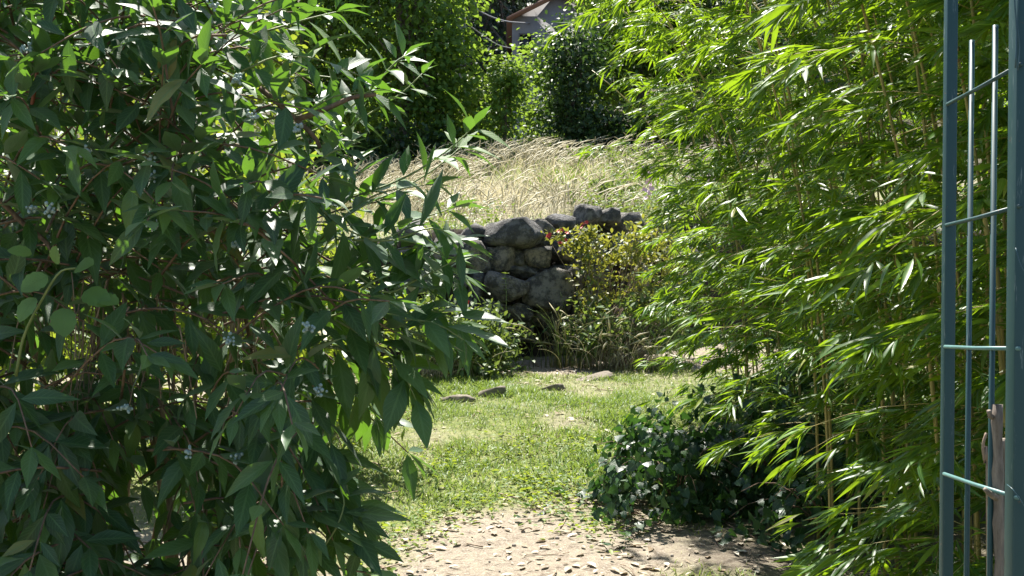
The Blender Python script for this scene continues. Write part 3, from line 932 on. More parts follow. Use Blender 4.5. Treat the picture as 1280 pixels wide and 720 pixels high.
# upright stems from the ground
for k in range(22):
    px0 = random.uniform(-40, 380); Yd = random.uniform(2.15, 2.65)
    x0 = (px0 - 640) / F * Yd
    zt = random.uniform(1.5, 2.2)
    bx = random.uniform(-0.15, 0.15)
    pts = spline([[x0, Yd, 0.27], [x0 + bx * 0.3 + random.uniform(-0.03, 0.03), Yd, 0.8], [x0 + bx * 0.7 + random.uniform(-0.04, 0.04), Yd - 0.05, 1.3], [x0 + bx * 1.4, Yd - 0.12, zt]], 14)
    mb = MB(); mb.tube(pts, random.uniform(0.005, 0.011), 0.003, 7); mb.build('stem', random.choice([M['stem'], M['dry_stem']]), shrub)
mb = MB(); mb.tube(spline(PP((28, 185), (38, 140), (46, 95), (45, 60), Y=1.76), 10), 0.0032, 0.0026, 7); tag(mb.build('stem', M['red_stem'], shrub), 'glossy red brown stem')
for a_ in (((0, 250), (30, 280), (55, 300), (68, 318)), ((325, 110), (360, 140), (392, 170), (400, 185)), ((370, 150), (410, 135), (440, 122), (470, 118))):
    mb = MB(); mb.tube(spline(PP(*a_, Y=1.85), 10), 0.005, 0.0035, 7); mb.build('stem', M['stem'], shrub)
# dead dry stalks tangled in the middle
mb = MB()
for k in range(95):
    cx = random.choice([60, 85, 125, 145, 150, 185, 215, 240, 300, 320]) + random.gauss(0, 14)
    y0 = random.uniform(320, 420); ln = random.uniform(60, 170); Yd = random.uniform(1.84, 2.2)
    sl = random.gauss(0, 0.22)
    mb.tube(spline([P(cx, y0, Yd), P(cx + sl * ln * 0.5 + random.gauss(0, 6), y0 + ln * 0.5, Yd + 0.02), P(cx + sl * ln, y0 + ln, Yd)], 6), random.uniform(0.0008, 0.0028), 0.0012, 4)
for k in range(60):
    px, py, Yd = random.uniform(190, 420), random.uniform(380, 500), random.uniform(2.0, 2.4)
    a_ = random.gauss(0, 0.6); ln = random.uniform(40, 110)
    mb.tube(spline([P(px, py, Yd), P(px + ln * 0.5 * math.cos(a_), py + ln * 0.5 * math.sin(a_) + 8, Yd), P(px + ln * math.cos(a_), py + ln * math.sin(a_), Yd)], 6), 0.0012, 0.0008, 4)
tag(mb.build('dead_stalks', M['dry_stem'], shrub), kind='stuff')

# clusters of pale buds
bud_v, bud_t = rock((1, 1, 1.1), 2, 1, 0, 0.02)
BUD_PX = [(186, 197), (190, 222), (33, 60), (296, 100), (64, 262), (294, 305), (235, 565), (296, 572), (157, 510), (285, 425), (189, 280), (385, 410), (372, 160), (266, 8), (108, 190), (40, 262), (400, 488), (316, 145)]
for px, py in BUD_PX:
    c0 = P(px, py, 1.66 + random.random() * 0.06)
    mb = MB()
    for _ in range(random.randint(10, 16)):
        q = rng.normal(0, 1, 3); q = q / np.linalg.norm(q) * random.uniform(0.003, 0.0115)
        mb.add(bud_v * random.uniform(0.0035, 0.0055) + c0 + q, bud_t)
        if random.random() < 0.5: mb.tube([c0 - np.array([0, -0.01, 0.004]), c0 + q], 0.0006, None, 3)
    mb.build('bud_cluster', M['bud'], shrub)

# bramble shoot pushing through at the left
br = empty('bramble_shoot', P(60, 420, 1.75), 'young bramble shoot with round toothed pale green leaves in the dark shrub', 'bramble')
bl = Leaves()
for px, py, s_, dx, dz in ((60, 345, 0.045, -0.5, -0.3), (95, 335, 0.042, 0.5, 0.1), (70, 330, 0.032, 0.1, 0.5), (105, 365, 0.05, 0.9, -0.3), (45, 372, 0.045, -0.4, -0.6), (78, 385, 0.05, 0.2, -0.7), (40, 318, 0.035, -0.6, 0.2), (122, 372, 0.04, 0.9, -0.2)):
    bl.add(P(px, py, 1.70), np.array([dx, -0.35, dz]), np.array([0.1, -0.9, 0.8]) + rng.normal(0, 0.2, 3), s_, random.random())
T_TOOTH = [leaf_template([0.62, 0.80, 0.98, 0.88, 1.0, 0.80, 0.72, 0.42], 0.80, 0.15, dr, 0.03, k) for k, dr in enumerate((0.1, 0.2))]
bl.emit(br, T_TOOTH, T_TOOTH, M['bramble_leaf'], 40, nvar=3)
mb = MB(); mb.tube(spline(PP((20, 470, 1.76), (30, 420, 1.74), (55, 370, 1.71), (75, 340, 1.70), (95, 335, 1.70)), 14), 0.0028, 0.0015, 6); mb.build('stem', M['green_stem'], br)


# ------------------------------------------------------------------ bamboo
def bamboo(name, label, culms, n_single, lean_to, leafL=0.10, first_branch=0.45, bias=(-0.55, -0.55), cell=24, tint0=0.35, fans=(7, 10)):
    """culms: (x, y, height, arch). Each culm has jointed cane, side branches at its joints and fans of leaves along them"""
    c0 = np.mean([[q[0], q[1]] for q in culms], axis=0)
    root = empty(name, (c0[0], c0[1], float(H(c0[0], c0[1]))), label, 'bamboo', 'bamboo clumps along the right of the path')
    LB = Leaves(); tw = MB()
    for x0, y0, hh, arch in culms:
        z0 = float(H(x0, y0)) - 0.03
        la = np.array([lean_to[0] + random.gauss(0, 0.2), lean_to[1] + random.gauss(0, 0.35)])
        t = np.linspace(0, 1, 18)
        pts = np.stack([x0 + arch * la[0] * t ** 2.3, y0 + arch * la[1] * t ** 2.3, z0 + hh * (t - 0.12 * arch * t ** 3)], -1)
        rad = 0.0058 * (1 - 0.8 * t) + 0.0012 + 0.0012 * (np.arange(18) % 3 == 0)
        mb = MB(); mb.tube(pts, rad, None, 7); mb.build('culm', M['culm'], root)
        k = first_branch
        while k < hh:
            q = k / hh
            i = q * 17; i0 = min(16, int(i)); b0 = pts[i0] + (pts[i0 + 1] - pts[i0]) * (i - i0)
            for _ in range(random.choice((1, 2, 2))):
                az = random.random() * 6.28
                h2 = np.array([math.cos(az), math.sin(az)]) + np.array(bias) * 0.9
                h2 = h2 / (np.linalg.norm(h2) + 1e-6)
                ln = random.uniform(0.28, 0.72) * (1.15 - 0.45 * q)
                up0 = random.uniform(0.1, 0.75)
                dv = nrm(np.array([h2[0], h2[1], up0]))
                tt = np.linspace(0, 1, 7)[:, None]
                bp = b0 + dv * ln * tt + np.array([0, 0, -1.0]) * ln * 0.38 * tt ** 2
                tw.tube(bp, 0.0016, 0.0007, 4)
                for fnum in range(random.randint(*fans)):
                    fi = random.randint(2, 6) if fnum > 1 else 6
                    fp = bp[fi]; fd = nrm(bp[fi] - bp[fi - 1])
                    sd = nrm(np.cross(fd, [0, 0.02, 1.0])); ud = np.cross(sd, fd)
                    tl = random.uniform(0.0, 0.075)
                    off = sd * random.uniform(-1, 1) * tl + ud * random.uniform(-0.6, 0.6) * tl
                    nl = random.randint(4, 7)
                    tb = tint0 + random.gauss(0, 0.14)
                    for m_ in range(nl):
                        an = (m_ / (nl - 1) - 0.5) * random.uniform(1.5, 2.5)
                        d = fd * (0.05 + math.cos(an)) + sd * math.sin(an) + np.array([-0.25, -0.1, -random.uniform(-0.05, 0.45)]) + rng.normal(0, 0.13, 3)
                        tnt = 0.97 if random.random() < 0.03 else np.clip(tb + random.gauss(0, 0.12), 0, 0.85)
                        LB.add(fp + off + fd * 0.012 * m_ * 0.6, d, np.array([0, 0, 1.0]) + rng.normal(0, 0.45, 3), leafL * random.uniform(0.55, 1.25), tnt)
            k += random.uniform(0.17, 0.30)
    tag(tw.build('branchlets', M['culm'], root), kind='stuff')
    LB.emit(root, T_BAM, T_BAM_F, M['bamboo_leaf'], n_single, nvar=6, spread=cell)
    return root


def ring(cx, cy, rx, ry, n, h0, h1, a0, a1):
    out = []
    for k in range(n):
        a_ = k * 2.4; r_ = math.sqrt((k + 0.5) / n)
        out.append((cx + rx * r_ * math.cos(a_), cy + ry * r_ * math.sin(a_), random.uniform(h0, h1), random.uniform(a0, a1)))
    return out


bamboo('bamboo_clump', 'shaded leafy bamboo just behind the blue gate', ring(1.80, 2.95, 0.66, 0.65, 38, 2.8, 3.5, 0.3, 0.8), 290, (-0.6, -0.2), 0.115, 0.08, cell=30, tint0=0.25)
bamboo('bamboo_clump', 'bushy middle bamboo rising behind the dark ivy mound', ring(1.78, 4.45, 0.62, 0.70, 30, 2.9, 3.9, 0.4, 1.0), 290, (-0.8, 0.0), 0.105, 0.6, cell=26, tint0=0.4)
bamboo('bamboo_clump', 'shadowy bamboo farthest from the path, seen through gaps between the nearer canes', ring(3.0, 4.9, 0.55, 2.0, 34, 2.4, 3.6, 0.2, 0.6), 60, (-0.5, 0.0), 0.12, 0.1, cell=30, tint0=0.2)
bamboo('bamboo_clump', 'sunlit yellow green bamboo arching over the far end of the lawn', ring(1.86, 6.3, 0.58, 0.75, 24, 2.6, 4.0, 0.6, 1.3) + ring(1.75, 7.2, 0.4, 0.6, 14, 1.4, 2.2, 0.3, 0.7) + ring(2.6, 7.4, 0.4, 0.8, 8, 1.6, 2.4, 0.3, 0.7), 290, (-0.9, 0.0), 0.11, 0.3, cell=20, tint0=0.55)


# ------------------------------------------------------------------ ivy mound under the bamboo
ivy = empty('ivy_mound', (0.80, 5.3, float(H(0.8, 5.3))), 'mound of dark glossy ivy on the path edge under the bamboo', 'ivy')
IV = Leaves(); im = MB()
LOBES = [(0.76, 5.35, 0.40, 0.42, 0.42, 1500), (1.12, 5.55, 0.50, 0.45, 0.50, 1100), (1.65, 5.5, 0.60, 0.6, 0.62, 1200), (1.35, 4.9, 0.42, 0.35, 0.25, 450)]
for lx, ly, ra, rb, rc, cnt in LOBES:
    z0 = float(H(lx, ly))
    for k in range(cnt):
        # leaves over the skin of a lumpy mass
        th, ph_ = random.random() * 6.28, math.acos(random.uniform(0.0, 1))
        lump = 1 + 0.20 * math.sin(3 * th + 1 + lx * 9) + 0.15 * math.sin(5 * th + 4 * ph_ + ly * 7) + random.gauss(0, 0.10)
        nrmv = np.array([math.sin(ph_) * math.cos(th), math.sin(ph_) * math.sin(th), math.cos(ph_)])
        p = np.array([lx, ly, z0]) + nrmv * np.array([ra, rb, rc]) * lump * random.uniform(0.8, 1.02)
        d = np.array([random.gauss(0, 0.6), random.gauss(0, 0.6), -0.7]) + nrmv * 0.35
        IV.add(p, d, nrmv + rng.normal(0, 0.4, 3), random.uniform(0.028, 0.066), random.random())
    for k in range(14):
        a_ = random.random() * 6.28
        e = np.array([lx + ra * 0.9 * math.cos(a_), ly + rb * 0.9 * math.sin(a_), z0 + random.uniform(0.05, rc * 0.9)])
        im.tube(curve([lx + 0.05, ly, z0], e, [0, 0, 0.12], 6), 0.004, 0.0015, 5)
for k in range(12):                                       # runners creeping out over the soil
    a_ = random.uniform(2.3, 5.2); l_ = random.uniform(0.3, 0.62)
    p0 = np.array([0.85 + 0.25 * math.cos(a_), 5.25 + 0.2 * math.sin(a_)]); p1 = p0 + l_ * np.array([math.cos(a_), math.sin(a_)])
    run = np.array([[*(p0 + (p1 - p0) * q), 0] for q in np.linspace(0, 1, 7)]) + rng.normal(0, 0.012, (7, 3))
    run[:, 2] = H(run[:, 0], run[:, 1]) + 0.012
    im.tube(run, 0.0025, 0.0012, 4)
    for q in range(2, 7):
        for _ in range(2):
            IV.add(run[q] + np.array([0, 0, 0.015]), np.array([random.gauss(0, 1), random.gauss(0, 1), 0.35]), np.array([0, 0, 1.0]) + rng.normal(0, 0.3, 3), random.uniform(0.025, 0.05), random.random())
IV.emit(ivy, T_IVY, T_IVY, M['ivy_leaf'], 260, nvar=3, spread=13)
tag(im.build('vines', M['stem'], ivy), kind='stuff')


# ------------------------------------------------------------------ plants by the wall
def bushlet(name, label, cat, base, blobs, n, size, mat, templates, stem_mat='stem', group=None, nstem=14):
    root = empty(name, base, label, cat, group)
    mb, sm = MB(), MB()
    ps, ds, us = [], [], []
    for cx, cy, cz, rx, ry, rz, wgt in blobs:
        k = int(n * wgt)
        u_ = nrm(rng.normal(0, 1, (k, 3)))
        r_ = (0.35 + 0.65 * rng.random(k) ** 0.6)[:, None] * (0.85 + 0.3 * rng.random((k, 1)))
        p = np.array([cx, cy, cz]) + u_ * r_ * np.array([rx, ry, rz])
        kc = max(4, k // 45)                                     # leaves gather round shoot tips, so the outline is uneven
        cc = np.array([cx, cy, cz]) + nrm(rng.normal(0, 1, (kc, 3))) * (0.3 + 0.85 * rng.random((kc, 1)) ** 0.6) * np.array([rx, ry, rz])
        pick = rng.random(k) < 0.72
        rr = 0.30 * min(rx, rz)
        p = np.where(pick[:, None], cc[rng.integers(0, kc, k)] + rng.normal(0, rr, (k, 3)), p)
        ps.append(p); ds.append(u_ + rng.normal(0, 0.6, (k, 3))); us.append(np.array([0, 0, 1.0]) + u_ * 0.5 + rng.normal(0, 0.4, (k, 3)))
        for q in range(max(2, int(nstem * wgt))):
            e = p[rng.integers(0, k)]
            sm.tube(curve(np.array(base) + rng.normal(0, 0.04, 3) * [1, 1, 0], e, rng.normal(0, 0.05, 3), 6), 0.005, 0.0015, 4)
    ps, ds, us = np.vstack(ps), np.vstack(ds), np.vstack(us)
    batch(mb, templates, ps, ds, us, size * rng.uniform(0.6, 1.25, len(ps)), rng.random(len(ps)))
    tag(mb.build('foliage', mat, root), kind='stuff')
    tag(sm.build('stems', M[stem_mat], root), kind='stuff')
    return root


def blob(px, py, Y, rpx, rpy, ry, wgt):
    c0 = P(px, py, Y)
    return (c0[0], c0[1], c0[2], rpx / F * Y, ry, rpy / F * Y, wgt)


def flowers(root, spots, mat, petals=5, size=0.03, spread=0.02, name='flower', num=3):
    for px, py, Y in spots:
        mb = MB()
        for _ in range(num):
            c0 = P(px, py, Y) + rng.normal(0, spread, 3)
            a_ = np.arange(petals) * 6.28 / petals + random.random()
            fwd = nrm(np.array([random.gauss(0, 0.4), -1.0, random.gauss(0.5, 0.3)]))
            s1 = nrm(np.cross(fwd, [0, 0, 1.0])); s2 = np.cross(s1, fwd)
            d = np.cos(a_)[:, None] * s1 + np.sin(a_)[:, None] * s2 + fwd * 0.35
            batch(mb, T_ROUND, np.repeat(c0[None], petals, 0), d, np.repeat(fwd[None], petals, 0), size, rng.random(petals))
        tag(mb.build(name, mat, root), kind='stuff')


Zb = lambda x, y: float(H(x, y))
c0 = P(600, 465, 9.2)
low = bushlet('low_shrub', 'low leafy green shrub in front of the left end of the stone wall', 'shrub', (c0[0], 9.2, Zb(c0[0], 9.2)),
              [blob(572, 432, 9.2, 48, 42, 0.35, 0.4), blob(622, 428, 9.3, 34, 34, 0.3, 0.3), blob(545, 420, 9.1, 45, 50, 0.3, 0.3), blob(590, 458, 9.0, 60, 18, 0.2, 0.15)],
              2600, 0.065, M['small_leaf'], T_SMALL)
flowers(low, [(577, 375, 9.05)], M['red_petal'], size=0.024, num=2)
c0 = P(770, 440, 9.9)
ram = bushlet('rambling_shrub', 'yellow green rambling shrub sprawling over the right of the stone wall', 'shrub', (0.85, 10.1, Zb(0.85, 10.1)),
              [blob(765, 305, 10.1, 60, 26, 0.3, 0.3), blob(815, 330, 10.2, 60, 45, 0.3, 0.3), blob(738, 345, 10.0, 30, 45, 0.2, 0.14), blob(800, 375, 9.9, 65, 36, 0.3, 0.2), blob(715, 296, 9.9, 36, 12, 0.15, 0.08)],
              3000, 0.055, M['yellow_leaf'], T_SMALL, 'dry_stem', nstem=40)
flowers(ram, [(683, 293, 9.75), (703, 292, 9.8), (704, 301, 9.75), (729, 280, 9.9)], M['red_petal'], size=0.022, num=3)
brush = bushlet('brown_brush', 'thin brown and green brushwood at the foot of the wall by the bamboo', 'shrub', (1.0, 9.7, Zb(1.0, 9.7)),
                [blob(770, 405, 9.7, 60, 34, 0.3, 0.5), blob(825, 400, 9.7, 45, 40, 0.3, 0.4), blob(735, 425, 9.6, 30, 22, 0.2, 0.2)],
                1300, 0.07, M['small_leaf'], T_SMALL, 'dry_stem', nstem=90)


def tuft(name, label, px, py, Y, n, hgt, mat, seedy=False):
    c0 = P(px, py, Y); z = Zb(c0[0], Y)
    root = empty(name, (c0[0], Y, z), label, 'grass clump')
    mb = MB()
    for _ in range(n):
        a_ = random.random() * 6.28; lean = random.uniform(0.15, 1.1); h = hgt * random.uniform(0.35, 1.15)
        t = np.linspace(0, 1, 7)[:, None]
        b0 = np.array([c0[0], Y, z]) + rng.normal(0, 0.08, 3) * [1.8, 1, 0]
        pts = b0 + np.hstack([math.cos(a_) * lean * h * t ** 2, math.sin(a_) * lean * h * t ** 2, h * (t - 0.35 * lean * t ** 3)])
        mb.tube(pts, 0.0030, 0.0010, 3, random.random())
        if seedy and random.random() < 0.4: mb.tube(pts[-3:] + [0, 0, 0.003], [0.004, 0.009, 0.002], None, 4, 0.95)
    tag(mb.build('blades', mat, root), kind='stuff')
    return root


tuft('grass_clump', 'tall grass clump with drooping seed heads under the big wall stones', 712, 442, 9.55, 110, 0.62, M['green_blade'], True)
tuft('grass_clump', 'straw coloured grass clump in front of the brown brushwood', 765, 438, 9.45, 80, 0.45, M['dry_blade'], True)
tuft('grass_clump', 'green grass clump at the wall foot nearest the bamboo', 822, 440, 9.3, 90, 0.5, M['green_blade'])
tuft('grass_clump', 'dry grass clump below the low leafy shrub', 560, 478, 8.9, 70, 0.3, M['dry_blade'])

# small upright weed on the wall face
wd = empty('wall_weed', P(632, 398, 9.72), 'slim upright weed with whorled leaves in front of the pale wall stone', 'weed')
mb = MB(); mb.tube(spline([P(632, 405, 9.72), P(633, 370, 9.70), P(631, 340, 9.70)], 8), 0.005, 0.002, 5); mb.build('stem', M['green_stem'], wd)
mb = MB(); ps, ds = [], []
for k in range(9):
    for q in range(7):
        a_ = q * 0.9 + k; ps.append(P(632, 342 + k * 7, 9.70)); ds.append([math.cos(a_), math.sin(a_), 0.25])
batch(mb, T_SMALL, ps, ds, np.repeat([[0, 0, 1.0]], len(ps), 0), rng.uniform(0.025, 0.05, len(ps)), rng.random(len(ps)))
tag(mb.build('foliage', M['small_leaf'], wd), kind='stuff')

for px, py, Y, hh, lb, mt in ((735, 205, 18, 0.45, 'green weedy clump in the dry grass left of the pink flowers', 'small_leaf'), (785, 215, 16.5, 0.5, 'leafy weed clump below the pink flowers', 'small_leaf'),
                          (690, 178, 20.6, 0.6, 'pale leafy weed at the top edge of the dry grass', 'small_leaf'), (560, 205, 20.3, 0.55, 'dark leafy weed at the left top edge of the dry grass', 'tree_leaf'),
                          (760, 240, 13.5, 0.4, 'low green weed clump just above the wall rubble', 'small_leaf'), (640, 187, 20.5, 0.35, 'small green weed below the slender young tree', 'tree_leaf')):
    x0 = (px - 640) / F * Y; z0 = Zb(x0, Y)
    bushlet('weed_bush', lb, 'weed', (x0, Y, z0), [(x0, Y, z0 + hh * 0.45, hh * 1.1, 0.3, hh * 0.5, 1.0)], 700, 0.075, M[mt], T_SMALL, 'green_stem', 'weed clumps in the dry grass')

# oleander with pink flowers behind the bamboo tips
ole = bushlet('oleander_bush', 'oleander bush with pink flower heads behind the bamboo tips', 'shrub', (1.75, 11.8, Zb(1.75, 11.8)),
              [blob(850, 260, 11.8, 46, 42, 0.35, 0.5), blob(885, 250, 11.9, 40, 40, 0.35, 0.5), blob(815, 255, 11.6, 18, 30, 0.2, 0.12)], 900, 0.12, M['tree_leaf'], T_BAM, nstem=20)
flowers(ole, [(808, 212, 11.0), (811, 220, 11.0), (809, 236, 11.0), (868, 222, 11.2), (884, 221, 11.2)], M['pink_petal'], size=0.026, spread=0.035, num=9)

# sunlit shrub behind the big shrub, glimpsed through its gaps
hz = [(-2.1, 5.6, 1.9), (-1.35, 6.1, 1.6), (-2.9, 6.4, 2.2), (-3.4, 5.2, 1.8), (-1.7, 7.4, 1.7)]
for (x0, y0, hh), lb in zip(hz, ('sunlit yellow green shrub glimpsed through gaps in the dark shrub', 'smaller bright shrub behind the hanging shoots of the dark shrub',
                                'tall bright shrub seen through the upper gaps of the dark shrub', 'bright green shrub at the far left behind the dark shrub',
                                'green shrub behind the dark shrub towards the stone wall')):
    z0 = Zb(x0, y0)
    bushlet('bright_shrub', lb, 'shrub', (x0, y0, z0), [(x0, y0, z0 + hh * 0.6, 0.55, 0.5, hh * 0.5, 0.6), (x0 + 0.2, y0 - 0.1, z0 + hh * 0.35, 0.5, 0.45, hh * 0.3, 0.25), (x0 - 0.25, y0, z0 + hh * 0.85, 0.4, 0.4, 0.4, 0.2)],
            2600, 0.09, M['bright_leaf'], T_SHRUB, 'stem', 'bright shrubs behind the dark shrub')


# ------------------------------------------------------------------ trees, house and poles beyond
def tree(name, label, x, y, height, blobs, n, size, mat, trunk_r=0.12, group='trees beyond the dry grass', templates=T_ROUND, clump=0.28, lean=0.0, start=0.25):
    """trunk, limbs to the leaf clumps, and a crown of leaf clumps with gaps between"""
    z0 = Zb(x, y) - 0.1
    root = empty(name, (x, y, z0), label, 'tree', group)
    mb = MB()
    tp = np.array([x + lean, y, z0 + height * 0.86])
    tr = spline([[x, y, z0], [x + random.gauss(0, 0.06), y, z0 + height * 0.3], [x + lean * 0.6 + random.gauss(0, 0.1), y, z0 + height * 0.6], tp], 12)
    mb.tube(tr, trunk_r, trunk_r * 0.2, 8)
    mb.build('trunk', M['bark'], root)
    lm, cm = MB(), MB()
    ps, ds, us, ts = [], [], [], []
    wsum = sum(b[6] for b in blobs)
    for dx, dy, dz, rx, ry, rz, wgt in blobs:
        k = max(6, int(n * wgt / wsum / 46))
        u_ = nrm(rng.normal(0, 1, (k, 3)))
        cc = np.array([x + dx, y + dy, z0 + dz]) + u_ * (0.3 + 0.7 * rng.random((k, 1)) ** 0.5) * np.array([rx, ry, rz])
        for q in range(k):
            m_ = int(rng.integers(28, 62))
            cl = clump * random.uniform(0.6, 1.3)
            v = rng.normal(0, 1, (m_, 3)) * cl * np.array([1, 1, 0.62])
            ps.append(cc[q] + v)
            ds.append(nrm(v) + rng.normal(0, 0.5, (m_, 3)) + np.array([0, 0, -0.25]))
            us.append(np.array([0, 0, 1.0]) + u_[q] * 0.6 + rng.normal(0, 0.45, (m_, 3)))
            ts.append(np.clip(rng.normal(random.uniform(0.2, 0.8), 0.15, m_), 0, 1))
        for q in range(0, k, max(1, k // 5)):
            i0 = rng.integers(int(12 * start), 10)
            lm.tube(curve(tr[i0], cc[q], [0, 0, -0.12], 6), trunk_r * 0.32, trunk_r * 0.08, 5)
    batch(cm, templates, np.vstack(ps), np.vstack(ds), np.vstack(us), size * rng.uniform(0.6, 1.3, sum(map(len, ps))), np.concatenate(ts))
    if lm.V: tag(lm.build('limbs', M['bark'], root), kind='stuff')
    tag(cm.build('crown', mat, root), kind='stuff')
    return root


def X_(px, Y): return (px - 640) / F * Y


tree('broadleaf_tree', 'large bushy broadleaf tree above the left end of the dry grass', X_(500, 22), 22, 7.5,
     [(0.0, 0, 3.6, 1.5, 1.3, 1.6, 1.0), (-0.8, 0.2, 5.2, 1.4, 1.2, 1.5, 0.9), (0.7, 0.1, 2.3, 0.9, 0.9, 1.1, 0.5), (0.2, 0, 1.2, 1.3, 0.9, 0.9, 0.5), (0.3, 0, 6.0, 1.1, 1.0, 1.1, 0.5)], 17000, 0.115, M['tree_leaf'], 0.16)
tree('broadleaf_tree', 'shaded broadleaf tree behind the upper right of the dark shrub', X_(395, 23), 23, 8.0,
     [(0, 0, 3.6, 1.7, 1.4, 1.8, 1.0), (-0.6, 0, 5.8, 1.6, 1.3, 1.5, 1.0), (0.3, 0, 1.6, 1.4, 1.0, 1.1, 0.6)], 14000, 0.12, M['tree_leaf'], 0.16)
tree('broadleaf_tree', 'light green tree at the far left seen through the shrub', X_(150, 16), 16, 6.5,
     [(0, 0, 3.4, 1.8, 1.3, 1.7, 1.0), (1.0, 0.4, 2.2, 1.2, 1.0, 1.2, 0.5), (-1.3, 0, 2.6, 1.3, 1.0, 1.3, 0.5)], 9000, 0.12, M['bright_leaf'], 0.13)
tree('young_tree', 'slender young tree standing alone left of the house', X_(632, 21), 21, 2.6,
     [(0, 0, 1.0, 0.22, 0.22, 0.9, 0.6), (0.02, 0, 1.9, 0.20, 0.2, 0.5, 0.4)], 2300, 0.085, M['tree_leaf'], 0.035, clump=0.19)
tree('young_tree', 'pale rounded young tree between the big tree and the slender one', X_(603, 23.5), 23.5, 2.4,
     [(0, 0, 1.3, 0.55, 0.5, 0.75, 1)], 2900, 0.09, M['small_leaf'], 0.05, clump=0.24)
tree('young_tree', 'dark upright young tree in front of the house corner', X_(716, 21.5), 21.5, 3.2,
     [(0, 0, 1.0, 0.36, 0.36, 0.9, 0.5), (0.1, 0, 2.3, 0.42, 0.4, 0.8, 0.5)], 3600, 0.095, M['dark_leaf'], 0.06, clump=0.24)
tree('young_tree', 'green young tree with sunlit top right of the slender one', X_(692, 23), 23, 2.7,
     [(0, 0, 1.5, 0.42, 0.4, 0.8, 0.5), (-0.1, 0, 2.2, 0.36, 0.35, 0.6, 0.4), (0.2, 0, 0.7, 0.3, 0.3, 0.5, 0.2)], 2900, 0.095, M['tree_leaf'], 0.05, clump=0.26)
tree('broadleaf_tree', 'dark broadleaf tree behind the bamboo with bare lower trunk', X_(800, 24), 24, 6.5,
     [(0, 0, 3.6, 1.5, 1.3, 1.5, 1.0), (-0.7, 0, 2.2, 0.9, 0.8, 0.8, 0.4), (1.2, 0, 2.6, 1.1, 0.9, 1.1, 0.5)], 11000, 0.115, M['tree_leaf'], 0.15)
tree('broadleaf_tree', 'dark tree farther right hidden mostly by bamboo', X_(930, 23), 23, 6.5,
     [(0, 0, 3.4, 1.7, 1.3, 1.7, 1.0), (0.4, 0, 1.6, 1.4, 1.0, 0.9, 0.5)], 9000, 0.12, M['dark_leaf'], 0.15)
for px, Y, hh, lb in ((600, 45, 15, 'dark conifer behind the big tree'), (628, 50, 17, 'tall dark conifer just left of the house'), (560, 52, 16, 'dark conifer above the utility pole'),
                      (705, 52, 17, 'dark conifer behind the house'), (470, 48, 15, 'dark conifer farthest left on the hill')):
    tree('conifer_tree', lb, X_(px, Y), Y, hh, [(0, 0, hh * f_, (1 - f_) * 3.0 + 0.3, (1 - f_) * 3.0 + 0.3, hh * 0.10, 1.1 - f_) for f_ in (0.12, 0.25, 0.4, 0.55, 0.7, 0.85, 0.95)],
         7000, 0.34, M['conifer_leaf'], 0.2, 'conifers on the hillside', templates=T_BAM + T_SMALL, clump=0.5)
# hedge bottom growth along the far edge of the meadow
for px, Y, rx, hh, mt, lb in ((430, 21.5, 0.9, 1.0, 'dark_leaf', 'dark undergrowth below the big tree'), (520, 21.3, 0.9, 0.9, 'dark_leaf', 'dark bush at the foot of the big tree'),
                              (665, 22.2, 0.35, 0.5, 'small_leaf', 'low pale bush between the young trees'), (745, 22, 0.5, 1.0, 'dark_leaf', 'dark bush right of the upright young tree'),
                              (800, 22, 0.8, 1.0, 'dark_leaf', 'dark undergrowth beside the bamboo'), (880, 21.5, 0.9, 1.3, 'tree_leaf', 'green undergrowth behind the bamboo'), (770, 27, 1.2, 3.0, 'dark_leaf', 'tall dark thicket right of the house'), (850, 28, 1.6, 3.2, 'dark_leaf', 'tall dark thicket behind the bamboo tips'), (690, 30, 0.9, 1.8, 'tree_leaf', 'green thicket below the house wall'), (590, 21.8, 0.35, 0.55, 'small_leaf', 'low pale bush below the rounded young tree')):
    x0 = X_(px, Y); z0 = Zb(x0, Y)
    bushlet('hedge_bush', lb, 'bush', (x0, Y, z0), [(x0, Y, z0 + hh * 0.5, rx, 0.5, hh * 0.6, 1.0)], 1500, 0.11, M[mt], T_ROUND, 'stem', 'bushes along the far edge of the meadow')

# house on the hill
HY = 40.0
hx0, hx1 = X_(640, HY), X_(640, HY) + 3.4
zb = Zb(hx0 + 1, HY) - 0.6
z_e = P(640, 25, HY)[2]
house = empty('house', ((hx0 + hx1) / 2, HY + 3, zb), 'grey rendered house with clay roof edge up the hill between the trees', 'house')
mb = MB()
xm, zr = (hx0 + hx1) / 2, z_e + 0.5 * 1.7
V = []
for yy_ in (HY, HY + 6):
    V += [(hx0, yy_, zb), (hx1, yy_, zb), (hx1, yy_, z_e), (xm, yy_, zr), (hx0, yy_, z_e)]
T = [(0, 1, 2), (0, 2, 3), (0, 3, 4), (5, 7, 6), (5, 8, 7), (5, 9, 8), (0, 4, 9), (0, 9, 5), (1, 6, 7), (1, 7, 2), (2, 7, 8), (2, 8, 3), (3, 8, 9), (3, 9, 4)]
mb.add(V, T); mb.build('wall', M['house_wall'], house, False)
for sg, xe in ((-1, hx0), (1, hx1)):
    mb = MB()
    ex = xe + sg * 0.2; ez = z_e - 0.2 * 0.5
    V = []
    for yy_ in (HY - 0.35, HY + 6.35):
        V += [(ex, yy_, ez + 0.02), (ex, yy_, ez + 0.10), (xm, yy_, zr + 0.10), (xm, yy_, zr + 0.02)]
    T = []
    for q in ((0, 1, 2, 3), (7, 6, 5, 4), (1, 5, 6, 2), (0, 3, 7, 4), (0, 4, 5, 1)): T += [(q[0], q[1], q[2]), (q[0], q[2], q[3])]
    mb.add(V, T); mb.build('roof', M['roof_tile'], house, False)
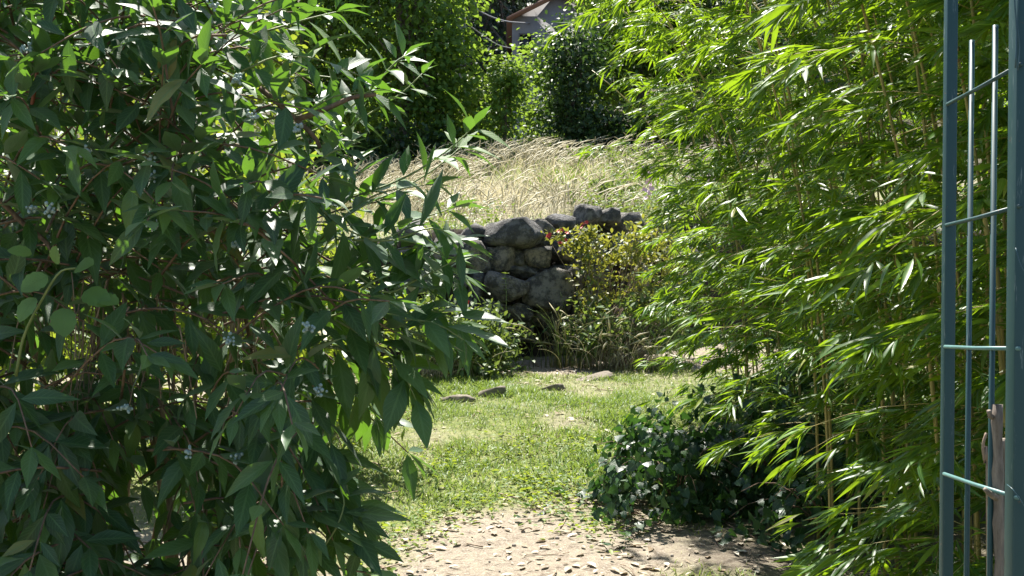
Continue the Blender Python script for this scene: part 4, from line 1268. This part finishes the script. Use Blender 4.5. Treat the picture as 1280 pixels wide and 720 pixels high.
for px, py in ((657, 57),):
    c0 = P(px, py, HY - 0.02)
    mb = MB(); box(mb, c0, (0.42, 0.12, 0.75)); wo = mb.build('window', M['dark_glass'], house, False)
    mb = MB()
    for dx, dz, sx, sz in ((-0.23, 0, 0.05, 0.85), (0.23, 0, 0.05, 0.85), (0, 0.40, 0.41, 0.05), (0, -0.40, 0.41, 0.05)): box(mb, c0 + np.array([dx, -0.07, dz]), (sx, 0.1, sz))
    mb.build('frame', M['grey_pole'], wo, False)

pole = MB(); pz = P(578, 60, 34); pole.tube([[pz[0], 34, Zb(pz[0], 34) - 0.2], [pz[0], 34, P(578, -40, 34)[2]]], 0.13, 0.10, 10)
tag(pole.build('utility_pole', M['grey_pole']), 'grey wooden utility pole between the big tree and the dark conifers', 'pole')
mb = MB(); mb.tube(spline([P(578, -5, 34), P(600, 14, 35), P(630, 26, 37), P(662, 29, 40)], 16), 0.022, None, 5)
tag(mb.build('overhead_cable', M['cable']), 'thin overhead cable sagging from the pole to the house', 'cable')
mb = MB(); mb.tube(spline([P(578, 25, 34), P(605, 45, 35.5), P(625, 57, 37), P(650, 62, 39.9)], 14), 0.018, None, 5)
tag(mb.build('overhead_cable', M['cable']), 'lower overhead cable crossing in front of the dark conifers', 'cable')

# wooded hillside behind everything
mb = MB()
n = 26000
x = rng.uniform(-75, 75, n); y = rng.uniform(56, 150, n)
ok = in_frustum(x, y, 500)
x, y = x[ok], y[ok]; n = len(x)
bump = 3.5 + 3.5 * vnoise(x, y, 0.22, 31)
p = np.stack([x, y, H(x, y) + bump * rng.random(n) ** 0.5], -1)
az = rng.random(n) * 6.28
batch(mb, T_ROUND, p, np.stack([np.cos(az), np.sin(az), rng.normal(0, 0.4, n)], -1), np.stack([rng.normal(0, 0.5, n), rng.normal(-0.3, 0.5, n), np.ones(n)], -1), rng.uniform(0.7, 1.5, n), rng.random(n))
tag(mb.build('far_wood', M['dark_leaf']), 'dark wooded hillside far behind the house', 'wood', kind='stuff')
